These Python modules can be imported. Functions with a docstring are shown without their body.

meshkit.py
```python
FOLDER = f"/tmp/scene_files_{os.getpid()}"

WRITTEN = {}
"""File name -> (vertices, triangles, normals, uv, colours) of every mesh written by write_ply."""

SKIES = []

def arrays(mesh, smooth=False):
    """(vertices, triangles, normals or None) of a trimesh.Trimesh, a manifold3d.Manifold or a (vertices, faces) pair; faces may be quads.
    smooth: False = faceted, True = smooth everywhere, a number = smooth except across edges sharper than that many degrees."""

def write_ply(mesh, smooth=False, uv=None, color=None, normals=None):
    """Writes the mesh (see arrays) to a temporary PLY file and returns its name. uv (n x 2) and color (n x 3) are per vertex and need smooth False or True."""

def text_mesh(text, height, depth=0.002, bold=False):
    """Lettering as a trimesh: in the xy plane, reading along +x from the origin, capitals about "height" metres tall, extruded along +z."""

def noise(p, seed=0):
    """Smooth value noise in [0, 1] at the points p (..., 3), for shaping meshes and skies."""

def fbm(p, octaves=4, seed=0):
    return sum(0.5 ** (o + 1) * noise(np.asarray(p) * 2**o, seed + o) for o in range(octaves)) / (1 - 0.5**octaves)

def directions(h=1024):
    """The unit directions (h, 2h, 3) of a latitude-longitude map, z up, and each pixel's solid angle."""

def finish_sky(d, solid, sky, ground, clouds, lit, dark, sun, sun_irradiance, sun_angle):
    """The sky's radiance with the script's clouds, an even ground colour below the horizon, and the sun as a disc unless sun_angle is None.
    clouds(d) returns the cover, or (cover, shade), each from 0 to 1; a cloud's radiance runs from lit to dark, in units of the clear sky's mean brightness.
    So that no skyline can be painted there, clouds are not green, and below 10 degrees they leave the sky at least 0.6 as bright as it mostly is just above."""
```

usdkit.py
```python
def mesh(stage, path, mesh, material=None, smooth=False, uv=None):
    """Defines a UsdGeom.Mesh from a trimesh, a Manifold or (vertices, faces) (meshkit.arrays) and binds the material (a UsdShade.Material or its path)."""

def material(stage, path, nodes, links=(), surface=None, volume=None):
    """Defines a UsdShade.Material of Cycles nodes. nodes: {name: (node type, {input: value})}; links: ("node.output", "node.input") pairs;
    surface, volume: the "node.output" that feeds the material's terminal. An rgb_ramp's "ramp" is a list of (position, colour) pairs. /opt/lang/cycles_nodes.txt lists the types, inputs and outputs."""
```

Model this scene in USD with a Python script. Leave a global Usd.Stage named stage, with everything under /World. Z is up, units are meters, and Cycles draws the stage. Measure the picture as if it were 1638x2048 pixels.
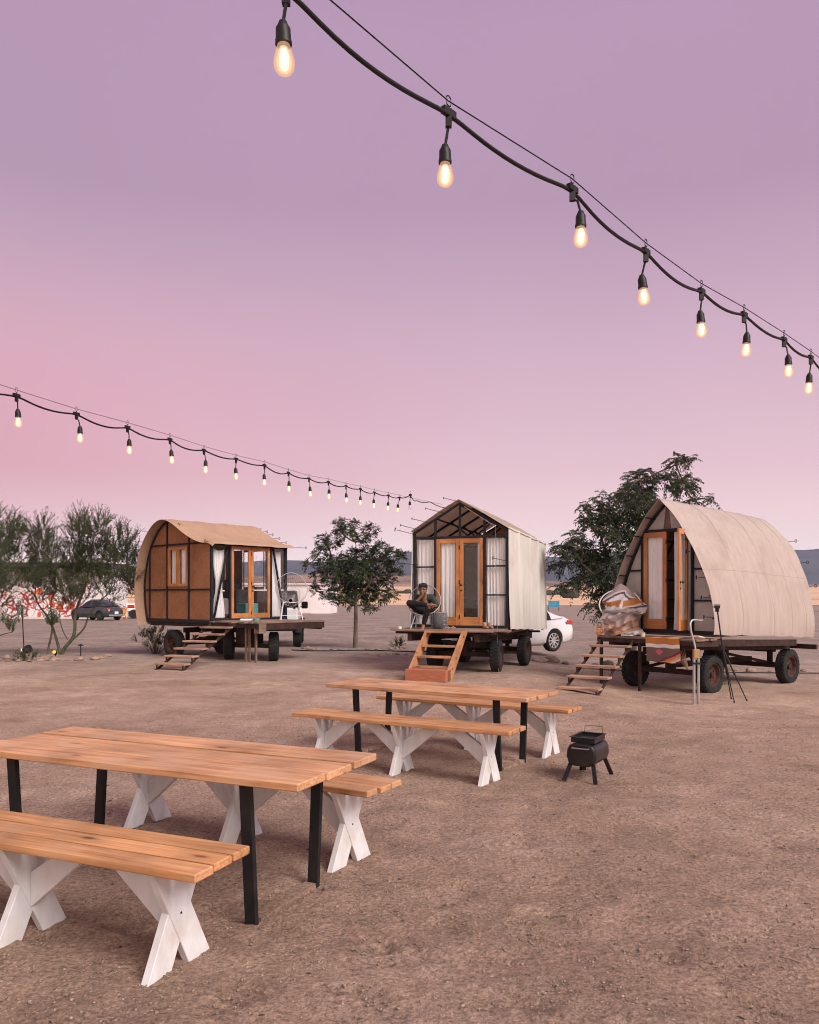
import math, random
import numpy as np, trimesh, manifold3d, usdkit, meshkit
from shapely.geometry import Polygon
from pxr import Usd, UsdGeom, UsdLux, UsdShade, Gf, Sdf, Vt

stage = Usd.Stage.CreateInMemory()
UsdGeom.SetStageUpAxis(stage, UsdGeom.Tokens.z)
UsdGeom.Xform.Define(stage, '/World')
UsdGeom.Scope.Define(stage, '/World/Looks')
random.seed(5)
R = np.random.default_rng(11)

# ------------------------------------------------------------------ camera, sky, sun, exposure
EYE = 1.62
cam = UsdGeom.Camera.Define(stage, '/World/camera')
cam.CreateHorizontalApertureAttr(36.0)
cam.CreateVerticalApertureAttr(45.0)
cam.CreateFocalLengthAttr(36.0 * 1590 / 1638)
cam.CreateVerticalApertureOffsetAttr(171 / 1638 * 36.0)
cam.CreateClippingRangeAttr(Gf.Vec2f(0.05, 20000.0))
STOPS = 0.30
SKY_GAIN = 11.0 / 2 ** STOPS
cam.CreateExposureAttr(STOPS)
cam.AddTranslateOp().Set(Gf.Vec3d(0, 0, EYE))
cam.AddRotateXOp().Set(90.0)

SUN_DIR = np.array([0.62, -0.60, 0.70]); SUN_DIR /= np.linalg.norm(SUN_DIR)      # afterglow behind the viewer
SUN_EL = math.asin(SUN_DIR[2]); SUN_AZ = math.atan2(SUN_DIR[0], SUN_DIR[1])
sky_m = usdkit.material(stage, '/World/Looks/sky', {
    'sky': ('sky_texture', {'sky_type': 'single_scattering', 'sun_disc': False, 'sun_elevation': 0.06, 'sun_rotation': SUN_AZ, 'air_density': 1.4, 'aerosol_density': 1.6, 'ozone_density': 2.0}),
    'tc': ('texture_coordinate', {}),
    'nz': ('vector_math', {'math_type': 'normalize'}),
    'sp': ('separate_xyz', {}),
    'r': ('rgb_ramp', {'ramp': [(0.0, (1.18, .95, .92)), (.05, (1.14, .90, .88)), (.10, (.98, .71, .73)), (.15, (.84, .565, .635)), (.22, (.73, .48, .575)), (.29, (.65, .425, .54)), (.36, (.55, .36, .485)), (.44, (.455, .292, .425)), (.58, (.465, .30, .45)), (.72, (.40, .25, .40)), (1.0, (.29, .18, .32))]}),
    'bk': ('map_range', {'from_min': -0.15, 'from_max': -0.85, 'to_min': 0.0, 'to_max': 1.0, 'clamp': True}),
    'gl': ('mix_color', {'blend_type': 'mix', 'b': (1.05, .86, .72)}),
    'az': ('map_range', {'from_min': -0.50, 'from_max': 0.12, 'to_min': 1.0, 'to_max': 0.0, 'clamp': True}),
    'elv': ('rgb_ramp', {'ramp': [(0.0, (0, 0, 0)), (.05, (.15, .15, .15)), (.15, (1, 1, 1)), (.24, (.8, .8, .8)), (.40, (0, 0, 0))]}),
    'k': ('math', {'math_type': 'multiply'}),
    'k2': ('math', {'math_type': 'multiply', 'value2': 0.80}),
    'pk': ('mix_color', {'blend_type': 'mix', 'b': (.76, .33, .42)}),
    'wn': ('noise_texture', {'scale': 1.6, 'detail': 3.0}),
    'wm': ('map_range', {'from_min': 0.3, 'from_max': 0.7, 'to_min': 0.955, 'to_max': 1.045}),
    'wv': ('hsv', {}),
    'x': ('vector_math', {'math_type': 'scale', 'scale': SKY_GAIN}),
    'm': ('mix_color', {'blend_type': 'mix', 'fac': 0.9, 'use_clamp': False, 'use_clamp_result': False}),
    'bg': ('background_shader', {'strength': 0.1})},
    [('tc.generated', 'nz.vector1'), ('nz.vector', 'sp.vector'), ('sp.z', 'r.fac'), ('sp.z', 'elv.fac'), ('sp.x', 'az.value'),
     ('az.result', 'k.value1'), ('elv.color', 'k.value2'), ('k.value', 'k2.value1'), ('k2.value', 'pk.fac'), ('r.color', 'pk.a'),
     ('nz.vector', 'wn.vector'), ('wn.fac', 'wm.value'), ('wm.result', 'wv.value'), ('sp.y', 'bk.value'), ('bk.result', 'gl.fac'), ('pk.result', 'gl.a'), ('gl.result', 'wv.color'),
     ('wv.color', 'x.vector1'), ('sky.color', 'm.a'), ('x.vector', 'm.b'), ('m.result', 'bg.color')], surface='bg.background')
dome = UsdLux.DomeLight.Define(stage, '/World/sky')
UsdShade.MaterialBindingAPI.Apply(dome.GetPrim()).Bind(sky_m)
dome.GetPrim().SetCustomDataByKey('kind', 'structure')
sun = UsdLux.DistantLight.Define(stage, '/World/sun')
sun.CreateIntensityAttr(0.90); sun.CreateAngleAttr(34.0); sun.CreateColorAttr(Gf.Vec3f(1.0, 0.93, 0.89)); sun.CreateNormalizeAttr(True)
sun.AddRotateZOp().Set(math.degrees(math.atan2(SUN_DIR[0], -SUN_DIR[1]))); sun.AddRotateXOp().Set(90 - math.degrees(SUN_EL))

# ------------------------------------------------------------------ naming helpers
USED = {}
def numbered(parent, name):
    k = (parent, name); n = USED.get(k, -1) + 1; USED[k] = n
    return name if n == 0 else f'{name}_{n:03d}'
def meta(p, label=None, cat=None, group=None, kind=None):
    for k, v in (('label', label), ('category', cat), ('group', group), ('kind', kind)):
        if v: p.SetCustomDataByKey(k, v)
    return p
def path_of(o): return '/World' if o is None else (o if isinstance(o, str) else str(o.GetPath()))
def thing(name, label, cat, loc=(0, 0, 0), rotz=0.0, group=None, rotx=0.0):
    x = UsdGeom.Xform.Define(stage, '/World/' + numbered('/World', name))
    x.AddTranslateOp().Set(Gf.Vec3d(*map(float, loc))); x.AddRotateZOp().Set(float(rotz))
    if rotx: x.AddRotateXOp().Set(float(rotx))
    return meta(x.GetPrim(), label, cat, group)
def obj(parent, name, mesh, m, smooth=False, label=None, cat=None, group=None, kind=None, loc=None, rotz=0):
    pp = path_of(parent); p = f'{pp}/{numbered(pp, name)}'
    if isinstance(mesh, MB): mesh = mesh.get()
    ms = usdkit.mesh(stage, p, mesh, m, smooth=smooth)
    if loc is not None:
        ms.AddTranslateOp().Set(Gf.Vec3d(*map(float, loc)))
        if rotz: ms.AddRotateZOp().Set(float(rotz))
    return meta(ms.GetPrim(), label, cat, group, kind)
def dup(root, loc, rotz=0.0, label=None, group=None, scale=None):
    was = root.GetCustomData(); base = root.GetName()
    while base[-4:-3] == '_' and base[-3:].isdigit(): base = base[:-4]
    x = UsdGeom.Xform.Define(stage, '/World/' + numbered('/World', base)); p = x.GetPrim()
    p.GetReferences().AddInternalReference(root.GetPath())
    p.CreateAttribute('xformOp:translate', Sdf.ValueTypeNames.Double3).Set(Gf.Vec3d(*map(float, loc)))
    p.CreateAttribute('xformOp:rotateZ', Sdf.ValueTypeNames.Float).Set(float(rotz))
    ops = ['xformOp:translate', 'xformOp:rotateZ']
    if scale is not None:
        p.CreateAttribute('xformOp:scale', Sdf.ValueTypeNames.Float3).Set(Gf.Vec3f(*map(float, scale))); ops.append('xformOp:scale')
    p.CreateAttribute('xformOpOrder', Sdf.ValueTypeNames.TokenArray).Set(Vt.TokenArray(ops))
    p.SetInstanceable(True)
    return meta(p, label or was.get('label'), was.get('category'), group or was.get('group'))

# ------------------------------------------------------------------ mesh helpers
def vec(*a): return np.array(a, float)
def unit(a): a = np.asarray(a, float); return a / (np.linalg.norm(a) + 1e-12)
CUBE = np.array([(x, y, z) for x in (-.5, .5) for y in (-.5, .5) for z in (-.5, .5)])
CF = np.array([(0, 1, 3), (0, 3, 2), (4, 6, 7), (4, 7, 5), (0, 4, 5), (0, 5, 1), (2, 3, 7), (2, 7, 6), (0, 2, 6), (0, 6, 4), (1, 5, 7), (1, 7, 3)])
def frame(d, up=(0, 0, 1)):
    d = unit(d); up = np.asarray(up, float)
    if abs(d @ unit(up)) > .999: up = vec(1, 0, 0) if abs(d[0]) < .9 else vec(0, 1, 0)
    s = unit(np.cross(d, up)); u = np.cross(s, d)
    return d, s, u
class MB:
    def __init__(self): self.v, self.f, self.n = [], [], 0
    def add(self, v, f, M=None):
        v = np.asarray(v, float)
        if M is not None: v = v @ np.asarray(M)[:3, :3].T + np.asarray(M)[:3, 3]
        self.v.append(v); self.f.append(np.asarray(f, int) + self.n); self.n += len(v); return self
    def tm(self, m, M=None):
        if hasattr(m, 'to_mesh'):
            k = m.to_mesh(); return self.add(k.vert_properties[:, :3], k.tri_verts, M)
        return self.add(m.vertices, m.faces, M)
    def box(self, c, s, rz=0.0):
        v = CUBE * np.asarray(s, float); a = math.radians(rz)
        if rz: v = v @ np.array([[math.cos(a), math.sin(a), 0], [-math.sin(a), math.cos(a), 0], [0, 0, 1]])
        return self.add(v + np.asarray(c, float), CF)
    def bar(self, p0, p1, w, h, up=(0, 0, 1)):
        p0, p1 = np.asarray(p0, float), np.asarray(p1, float); d, s, u = frame(p1 - p0, up)
        v = CUBE[:, :1] * np.linalg.norm(p1 - p0) * d + CUBE[:, 1:2] * w * s + CUBE[:, 2:] * h * u
        return self.add(v + (p0 + p1) / 2, CF)
    def bbox(self, c, s, b=.004, jitter=0):
        s = np.asarray(s, float); p = []
        for k in range(3):
            q = s - 2 * b; q[k] = s[k]; p.append(CUBE * q)
        p = np.vstack(p)
        if jitter: p = p + R.normal(0, jitter, p.shape)
        h = trimesh.Trimesh(p).convex_hull
        return self.add(h.vertices + np.asarray(c, float), h.faces)
    def tube(self, pts, r, n=6, cap=True):
        p = np.asarray(pts, float); k = len(p); r = np.broadcast_to(np.asarray(r, float), (k,))
        t = np.gradient(p, axis=0); t /= np.linalg.norm(t, axis=1, keepdims=True) + 1e-12
        up = vec(0, 0, 1) if np.abs(t[:, 2]).mean() < .8 else vec(0, 1, 0.1)
        a = np.cross(t, up); a /= np.linalg.norm(a, axis=1, keepdims=True) + 1e-12; b = np.cross(t, a)
        th = np.arange(n) * 2 * np.pi / n
        v = p[:, None] + r[:, None, None] * (np.cos(th)[None, :, None] * a[:, None] + np.sin(th)[None, :, None] * b[:, None])
        i, j = np.meshgrid(np.arange(k - 1), np.arange(n), indexing='ij')
        q = np.stack([i * n + j, i * n + (j + 1) % n, (i + 1) * n + (j + 1) % n, (i + 1) * n + j], -1).reshape(-1, 4)
        f = np.vstack([q[:, [0, 2, 1]], q[:, [0, 3, 2]]]); v = v.reshape(-1, 3)
        if cap:
            c0, c1 = len(v), len(v) + 1; v = np.vstack([v, p[:1], p[-1:]]); e = (k - 1) * n
            f = np.vstack([f, [(c0, j, (j + 1) % n) for j in range(n)], [(c1, e + (j + 1) % n, e + j) for j in range(n)]])
        return self.add(v, f)
    def lathe(self, prof, n=16, M=None):
        prof = np.asarray(prof, float); k = len(prof); th = np.arange(n) * 2 * np.pi / n
        v = np.stack([prof[:, :1] * np.cos(th), prof[:, :1] * np.sin(th), np.repeat(prof[:, 1:], n, 1)], -1).reshape(-1, 3)
        i, j = np.meshgrid(np.arange(k - 1), np.arange(n), indexing='ij')
        q = np.stack([i * n + j, i * n + (j + 1) % n, (i + 1) * n + (j + 1) % n, (i + 1) * n + j], -1).reshape(-1, 4)
        return self.add(v, np.vstack([q[:, [0, 1, 2]], q[:, [0, 2, 3]]]), M)
    def grid(self, P, thick=0.0):
        """P (a, b, 3) sheet; thick > 0 gives a closed slab along the sheet's normals."""
        P = np.asarray(P, float); a, b = P.shape[:2]
        i, j = np.meshgrid(np.arange(a - 1), np.arange(b - 1), indexing='ij')
        q = np.stack([i * b + j, i * b + j + 1, (i + 1) * b + j + 1, (i + 1) * b + j], -1).reshape(-1, 4)
        if not thick: return self.add(P.reshape(-1, 3), np.vstack([q[:, [0, 1, 2]], q[:, [0, 2, 3]]]))
        n = np.cross(np.gradient(P, axis=1), np.gradient(P, axis=0)); n /= np.linalg.norm(n, axis=2, keepdims=True) + 1e-12
        v = np.vstack([P.reshape(-1, 3), (P + n * thick).reshape(-1, 3)]); o = a * b
        ring = [(0, j) for j in range(b)] + [(i, b - 1) for i in range(1, a)] + [(a - 1, j) for j in range(b - 2, -1, -1)] + [(i, 0) for i in range(a - 2, 0, -1)]
        ring = np.array([i * b + j for i, j in ring]); nx = np.roll(ring, -1)
        s = np.stack([ring, ring + o, nx + o, nx], 1)
        q = np.vstack([q, q[:, ::-1] + o, s])
        return self.add(v, np.vstack([q[:, [0, 1, 2]], q[:, [0, 2, 3]]]))
    def prism(self, poly, t, O=(0, 0, 0), ax=(1, 0, 0), ay=(0, 0, 1)):
        """2-D polygon laid out along ax, ay from O, extruded t to both halves of the normal."""
        g = poly if isinstance(poly, Polygon) else Polygon(poly)
        m = trimesh.creation.extrude_polygon(g, t, engine='earcut'); ax, ay = unit(ax), unit(ay); az = np.cross(ax, ay)
        v = m.vertices; v = v[:, :1] * ax + v[:, 1:2] * ay + (v[:, 2:] - t / 2) * az + np.asarray(O, float)
        return self.add(v, m.faces)
    def board(self, poly, t, b=.003, O=(0, 0, 0), ax=(1, 0, 0), ay=(0, 0, 1)):
        """convex polygon board with chamfered edges"""
        g = Polygon(poly); ins = np.array(g.buffer(-b, join_style=2).exterior.coords)[:-1]; p = np.array(poly)
        ax, ay = unit(ax), unit(ay); az = np.cross(ax, ay)
        def lay(q, z): return q[:, :1] * ax + q[:, 1:2] * ay + z * az + np.asarray(O, float)
        h = trimesh.Trimesh(np.vstack([lay(p, t / 2 - b), lay(p, -t / 2 + b), lay(ins, t / 2), lay(ins, -t / 2)])).convex_hull
        return self.add(h.vertices, h.faces)
    def get(self): return trimesh.Trimesh(np.vstack(self.v), np.vstack(self.f), process=False)
def T(loc=(0, 0, 0), ax=None, ang=0):
    M = np.eye(4)
    if ax is not None: M = trimesh.transformations.rotation_matrix(math.radians(ang), ax)
    M[:3, 3] += np.asarray(loc, float); return M
def ss(a, b, x):
    t = np.clip((np.asarray(x, float) - a) / (b - a), 0, 1); return t * t * (3 - 2 * t)
def arc_resample(p, n):
    p = np.asarray(p, float); d = np.r_[0, np.cumsum(np.linalg.norm(np.diff(p, axis=0), axis=1))]
    return np.stack([np.interp(np.linspace(0, d[-1], n), d, p[:, k]) for k in range(p.shape[1])], 1)
def smooth_line(p, n):
    from scipy.interpolate import CubicSpline
    p = np.asarray(p, float); d = np.r_[0, np.cumsum(np.linalg.norm(np.diff(p, axis=0), axis=1))]
    return CubicSpline(d, p)(np.linspace(0, d[-1], n))
def chains(cs, edge=.02, it=6):
    """chains of (point, radius) hulled bone by bone into one smooth body"""
    out = None
    for c in cs:
        for (p, r), (q, s) in zip(c[:-1], c[1:]):
            h = manifold3d.Manifold.batch_hull([manifold3d.Manifold.sphere(r, 14).translate(list(map(float, p))), manifold3d.Manifold.sphere(s, 14).translate(list(map(float, q)))])
            out = h if out is None else out + h
    k = out.refine_to_length(edge).to_mesh(); m = trimesh.Trimesh(k.vert_properties[:, :3], k.tri_verts)
    if it: trimesh.smoothing.filter_taubin(m, iterations=it)
    return m

# ------------------------------------------------------------------ materials
def mat(name, c1, c2=None, scale=6.0, rough=.7, bump=0.0, bscale=None, stretch=(1, 1, 1), metal=0.0, vary=0.0, trans=0.0, spec=.35, detail=5.0, dirt=None, dscale=1.5, world=False, coat=0.0, sheen=0.0, lo=.35, hi=.65):
    c2 = c2 or c1
    nd = {'tc': ('texture_coordinate', {}), 'ge': ('geometry', {}), 'oi': ('object_info', {}), 'of': ('vector_math', {'math_type': 'scale', 'scale': 37.0}), 'cx': ('combine_xyz', {}), 'ad': ('vector_math', {'math_type': 'add'}),
          'mp': ('mapping', {'scale': stretch}), 'n': ('noise_texture', {'scale': scale, 'detail': detail, 'roughness': .6}),
          'r': ('rgb_ramp', {'ramp': [(0, c1), (lo, c1), (hi, c2), (1, c2)]}), 'h': ('hsv', {}), 'vr': ('map_range', {'to_min': 1 - vary, 'to_max': 1 + vary}),
          'p': ('principled_bsdf', {'roughness': rough, 'metallic': metal, 'specular_ior_level': spec, 'coat_weight': coat, 'sheen_weight': sheen})}
    src = 'ge.position' if world else 'tc.object'
    ln = [('oi.random', 'cx.x'), ('oi.random', 'cx.z'), ('cx.vector', 'of.vector1'), (src, 'ad.vector1'), ('of.vector', 'ad.vector2'), ('ad.vector' if not world else src, 'mp.vector'), ('mp.vector', 'n.vector'), ('n.fac', 'r.fac'),
          ('oi.random', 'vr.value'), ('vr.result', 'h.value'), ('r.color', 'h.color')]
    col = 'h.color'
    if dirt:
        nd['dn'] = ('noise_texture', {'scale': dscale, 'detail': 6.0, 'roughness': .65}); nd['dr'] = ('map_range', {'from_min': .5, 'from_max': .72, 'to_min': 0, 'to_max': .75, 'clamp': True}); nd['dm'] = ('mix_color', {'b': dirt})
        ln += [(src, 'dn.vector'), ('dn.fac', 'dr.value'), ('dr.result', 'dm.fac'), (col, 'dm.a')]; col = 'dm.result'
    ln.append((col, 'p.base_color'))
    if bump:
        nd['bn'] = ('noise_texture', {'scale': bscale or scale * 3, 'detail': 4.0}); nd['b'] = ('bump', {'strength': bump, 'distance': .01})
        ln += [('mp.vector', 'bn.vector'), ('bn.fac', 'b.height'), ('b.normal', 'p.normal')]
    out = 'p.BSDF'
    if trans:
        nd['t'] = ('translucent_bsdf', {}); nd['x'] = ('mix_closure', {'fac': trans}); ln += [(col, 't.color'), ('p.BSDF', 'x.closure1'), ('t.BSDF', 'x.closure2')]; out = 'x.closure'
    return usdkit.material(stage, '/World/Looks/' + name, nd, ln, surface=out)
def wood(name, c1, c2, rough=.55, knots=True, axis=0, vary=.1, gscale=14.0, weather=None):
    st = [30.0, 30.0, 30.0]; st[axis] = 1.1; ks = [7.0, 7.0, 7.0]; ks[axis] = 2.3
    nd = {'tc': ('texture_coordinate', {}), 'oi': ('object_info', {}), 'cx': ('combine_xyz', {}), 'of': ('vector_math', {'math_type': 'scale', 'scale': 41.0}), 'ad': ('vector_math', {'math_type': 'add'}),
          'mp': ('mapping', {'scale': tuple(st)}), 'n': ('noise_texture', {'scale': gscale / 8, 'detail': 7.0, 'roughness': .62, 'distortion': .25}),
          'r': ('rgb_ramp', {'ramp': [(0, tuple(.82 * x for x in c1)), (.38, c1), (.62, c2), (1, tuple(min(1, 1.12 * x) for x in c2))]}),
          'big': ('noise_texture', {'scale': 2.2, 'detail': 4.0}), 'br': ('map_range', {'from_min': .3, 'from_max': .7, 'to_min': .66, 'to_max': 1.22}),
          'kp': ('mapping', {'scale': tuple(ks)}), 'kv': ('voronoi_texture', {'scale': 1.0, 'randomness': 1.0}), 'kr': ('rgb_ramp', {'ramp': [(0, (.16, .14, .14)), (.07, (.34, .30, .28)), (.13, (.85, .82, .80)), (.2, (1, 1, 1)), (1, (1, 1, 1))]}),
          'h': ('hsv', {}), 'vr': ('map_range', {'to_min': 1 - vary, 'to_max': 1 + vary}), 'hv': ('math', {'math_type': 'multiply'}), 'km': ('mix_color', {'blend_type': 'multiply', 'fac': .9 if knots else 0.0}),
          'p': ('principled_bsdf', {'roughness': rough, 'specular_ior_level': .35}), 'b': ('bump', {'strength': .35, 'distance': .003})}
    ln = [('oi.random', 'cx.x'), ('oi.random', 'cx.y'), ('cx.vector', 'of.vector1'), ('tc.object', 'ad.vector1'), ('of.vector', 'ad.vector2'), ('ad.vector', 'mp.vector'), ('mp.vector', 'n.vector'), ('n.fac', 'r.fac'),
          ('ad.vector', 'big.vector'), ('big.fac', 'br.value'), ('oi.random', 'vr.value'), ('vr.result', 'hv.value1'), ('br.result', 'hv.value2'), ('hv.value', 'h.value'), ('r.color', 'h.color'),
          ('ad.vector', 'kp.vector'), ('kp.vector', 'kv.vector'), ('kv.distance', 'kr.fac'), ('h.color', 'km.a'), ('kr.color', 'km.b'), ('n.fac', 'b.height'), ('b.normal', 'p.normal')]
    col = 'km.result'
    if weather:
        nd['wn'] = ('noise_texture', {'scale': 3.0, 'detail': 6.0}); nd['wr'] = ('map_range', {'from_min': .5, 'from_max': .75, 'to_max': .8, 'clamp': True}); nd['wm'] = ('mix_color', {'b': weather})
        ln += [('ad.vector', 'wn.vector'), ('wn.fac', 'wr.value'), ('wr.result', 'wm.fac'), (col, 'wm.a')]; col = 'wm.result'
    ln.append((col, 'p.base_color'))
    return usdkit.material(stage, '/World/Looks/' + name, nd, ln, surface='p.BSDF')
def emit(name, c, s): return usdkit.material(stage, '/World/Looks/' + name, {'e': ('emission', {'color': c, 'strength': s})}, [], surface='e.emission')
def sheen_fac(k0=.03, k1=.45):
    """more mirror at a slant, the same from both sides of a pane"""
    return ({'lw': ('layer_weight', {'blend': .5}), 'pw': ('math', {'math_type': 'power', 'value2': 4.0}), 'ma': ('math', {'math_type': 'multiply_add', 'value2': k1, 'value3': k0})},
            [('lw.facing', 'pw.value1'), ('pw.value', 'ma.value1')])
def pane(name, tint=(1, 1, 1), ior=1.5, rough=.02):
    nd, ln = sheen_fac()
    return usdkit.material(stage, '/World/Looks/' + name, {'t': ('transparent_bsdf', {'color': tint}), 'g': ('glossy_bsdf', {'roughness': rough, 'color': (.95, .95, .95)}), 'x': ('mix_closure', {}), **nd},
                           ln + [('ma.value', 'x.fac'), ('t.BSDF', 'x.closure1'), ('g.BSDF', 'x.closure2')], surface='x.closure')
def painted(name, rough=.85, trans=0.0, weave=0.0):
    """colour read from the mesh's own primvar 'paint' (woven or painted designs)"""
    nd = {'a': ('attribute', {'attribute': 'paint'}), 'tc': ('texture_coordinate', {}), 'n': ('noise_texture', {'scale': 60.0, 'detail': 4.0}), 'm': ('map_range', {'to_min': .82, 'to_max': 1.12}), 'h': ('hsv', {}),
          'p': ('principled_bsdf', {'roughness': rough, 'specular_ior_level': .03}), 'b': ('bump', {'strength': weave, 'distance': .004})}
    return usdkit.material(stage, '/World/Looks/' + name, nd, [('a.color', 'h.color'), ('tc.object', 'n.vector'), ('n.fac', 'm.value'), ('m.result', 'h.value'), ('h.color', 'p.base_color'), ('n.fac', 'b.height'), ('b.normal', 'p.normal')], surface='p.BSDF')
def paint(prim, cols):
    UsdGeom.PrimvarsAPI(prim).CreatePrimvar('paint', Sdf.ValueTypeNames.Color3fArray, 'vertex').Set(Vt.Vec3fArray.FromNumpy(np.asarray(cols, np.float32)))

mCedar = wood('cedar_planks', (.43, .20, .092), (.63, .35, .185), rough=.6, vary=.12, weather=(.53, .335, .215))
mBench = wood('cedar_bench', (.40, .175, .07), (.59, .31, .145), rough=.6, vary=.12, weather=(.48, .28, .16))
mDoor = wood('door_wood', (.40, .15, .05), (.52, .215, .075), rough=.4, knots=False, axis=2, vary=.06)
mDoorX = wood('door_rail_wood', (.40, .15, .05), (.52, .215, .075), rough=.4, knots=False, axis=0, vary=.06)
mRedwood = wood('redwood_stair', (.36, .16, .075), (.48, .25, .125), axis=0)
mOldwood = wood('weathered_planks', (.17, .105, .08), (.27, .18, .14), rough=.85, knots=False, axis=0, vary=.2)
mOldtread = wood('worn_tread', (.30, .165, .11), (.44, .27, .19), rough=.85, knots=False, axis=0, vary=.2)
mWhite = mat('white_paint', (.60, .60, .615), (.68, .675, .69), scale=5, rough=.6, bump=.15, stretch=(4, 4, .7), dirt=(.52, .46, .40), dscale=3.5, vary=.03)
mSteel = mat('black_steel', (.008, .008, .010), (.014, .013, .015), scale=9, rough=.55, spec=.25, dirt=(.03, .024, .02), dscale=4)
mFrame = mat('black_frame', (.009, .010, .016), (.016, .017, .024), scale=5, rough=.6, spec=.25)
mRust = mat('rusty_iron', (.020, .011, .009), (.052, .024, .017), scale=7, rough=.85, bump=.3)
mTyre = mat('old_tyre', (.010, .010, .011), (.020, .019, .019), scale=8, rough=.9, bump=.3, dirt=(.035, .028, .025), dscale=3)
mRim = mat('rusty_rim', (.030, .016, .013), (.105, .034, .022), scale=12, rough=.85)
mCanvasPale = mat('pale_canvas', (.66, .61, .55), (.73, .68, .62), scale=9, rough=.9, bump=.25, bscale=30, stretch=(1, 1, .12), trans=.15, dirt=(.58, .49, .42), dscale=1.1)
mCanvas = mat('canvas', (.44, .355, .315), (.50, .405, .36), scale=9, rough=.9, bump=.25, bscale=30, stretch=(1, 1, .12), trans=.15, dirt=(.37, .285, .24), dscale=1.1, vary=.02)
mRoofCloth = mat('thin_canvas', (.60, .49, .395), (.66, .55, .45), scale=9, rough=.9, bump=.25, bscale=30, stretch=(1, 1, .12), trans=.55, dirt=(.53, .415, .315), dscale=1.1, vary=.02)
mCanvasTan = mat('tan_canvas', (.40, .25, .165), (.45, .29, .195), scale=9, rough=.9, bump=.25, bscale=30, stretch=(1, .12, 1), trans=.1, dirt=(.36, .215, .135), dscale=1.2)
mInner = mat('inner_canvas', (.40, .27, .20), (.47, .33, .25), scale=6, rough=.95, trans=.45)
mBurlap = mat('woven_panel', (.235, .095, .042), (.37, .165, .078), scale=26, rough=.85, bump=.5, bscale=60, vary=.06, dirt=(.17, .07, .035), dscale=1.8)
mCurtain = mat('white_curtain', (.84, .82, .82), (.88, .86, .86), scale=7, rough=.9, stretch=(7, 7, .35), trans=.2)
mGlass = pane('window_glass', (1, 1, 1))
mCloth = mat('grey_cloth', (.07, .065, .07), (.12, .115, .12), scale=30, rough=.95, bump=.5)
mWhiteMetal = mat('white_metal', (.75, .73, .72), (.80, .78, .77), rough=.4)
mGalv = mat('galvanised_pipe', (.30, .28, .28), (.42, .40, .39), rough=.45, metal=.5, scale=12)
_nd, _ln = sheen_fac(.02, .3)
def glow_glass(name, col, st, mixf, tint):
    return usdkit.material(stage, '/World/Looks/' + name, {'t': ('transparent_bsdf', {'color': tint}), 'e': ('emission', {'color': col, 'strength': st}), 'g': ('glossy_bsdf', {'roughness': .05}), 'x': ('mix_closure', {}), 'sc': ('mix_closure', {'fac': mixf}), **_nd},
        _ln + [('t.BSDF', 'sc.closure1'), ('e.emission', 'sc.closure2'), ('ma.value', 'x.fac'), ('sc.closure', 'x.closure1'), ('g.BSDF', 'x.closure2')], surface='x.closure')
mBulbGlass = glow_glass('lit_bulb_glass', (1.0, .56, .36), 1.05, .34, (1, .90, .78))
mBulbGlow = glow_glass('bulb_inner_glow', (1.0, .72, .50), 1.45, .34, (1, .94, .84))
mBulbGlow2 = glow_glass('bulb_core_glow', (1.0, .80, .56), 3.0, .5, (1, .96, .9))
mClearBulb = pane('unlit_bulb_glass', (.96, .95, .94), 1.45)
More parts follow.
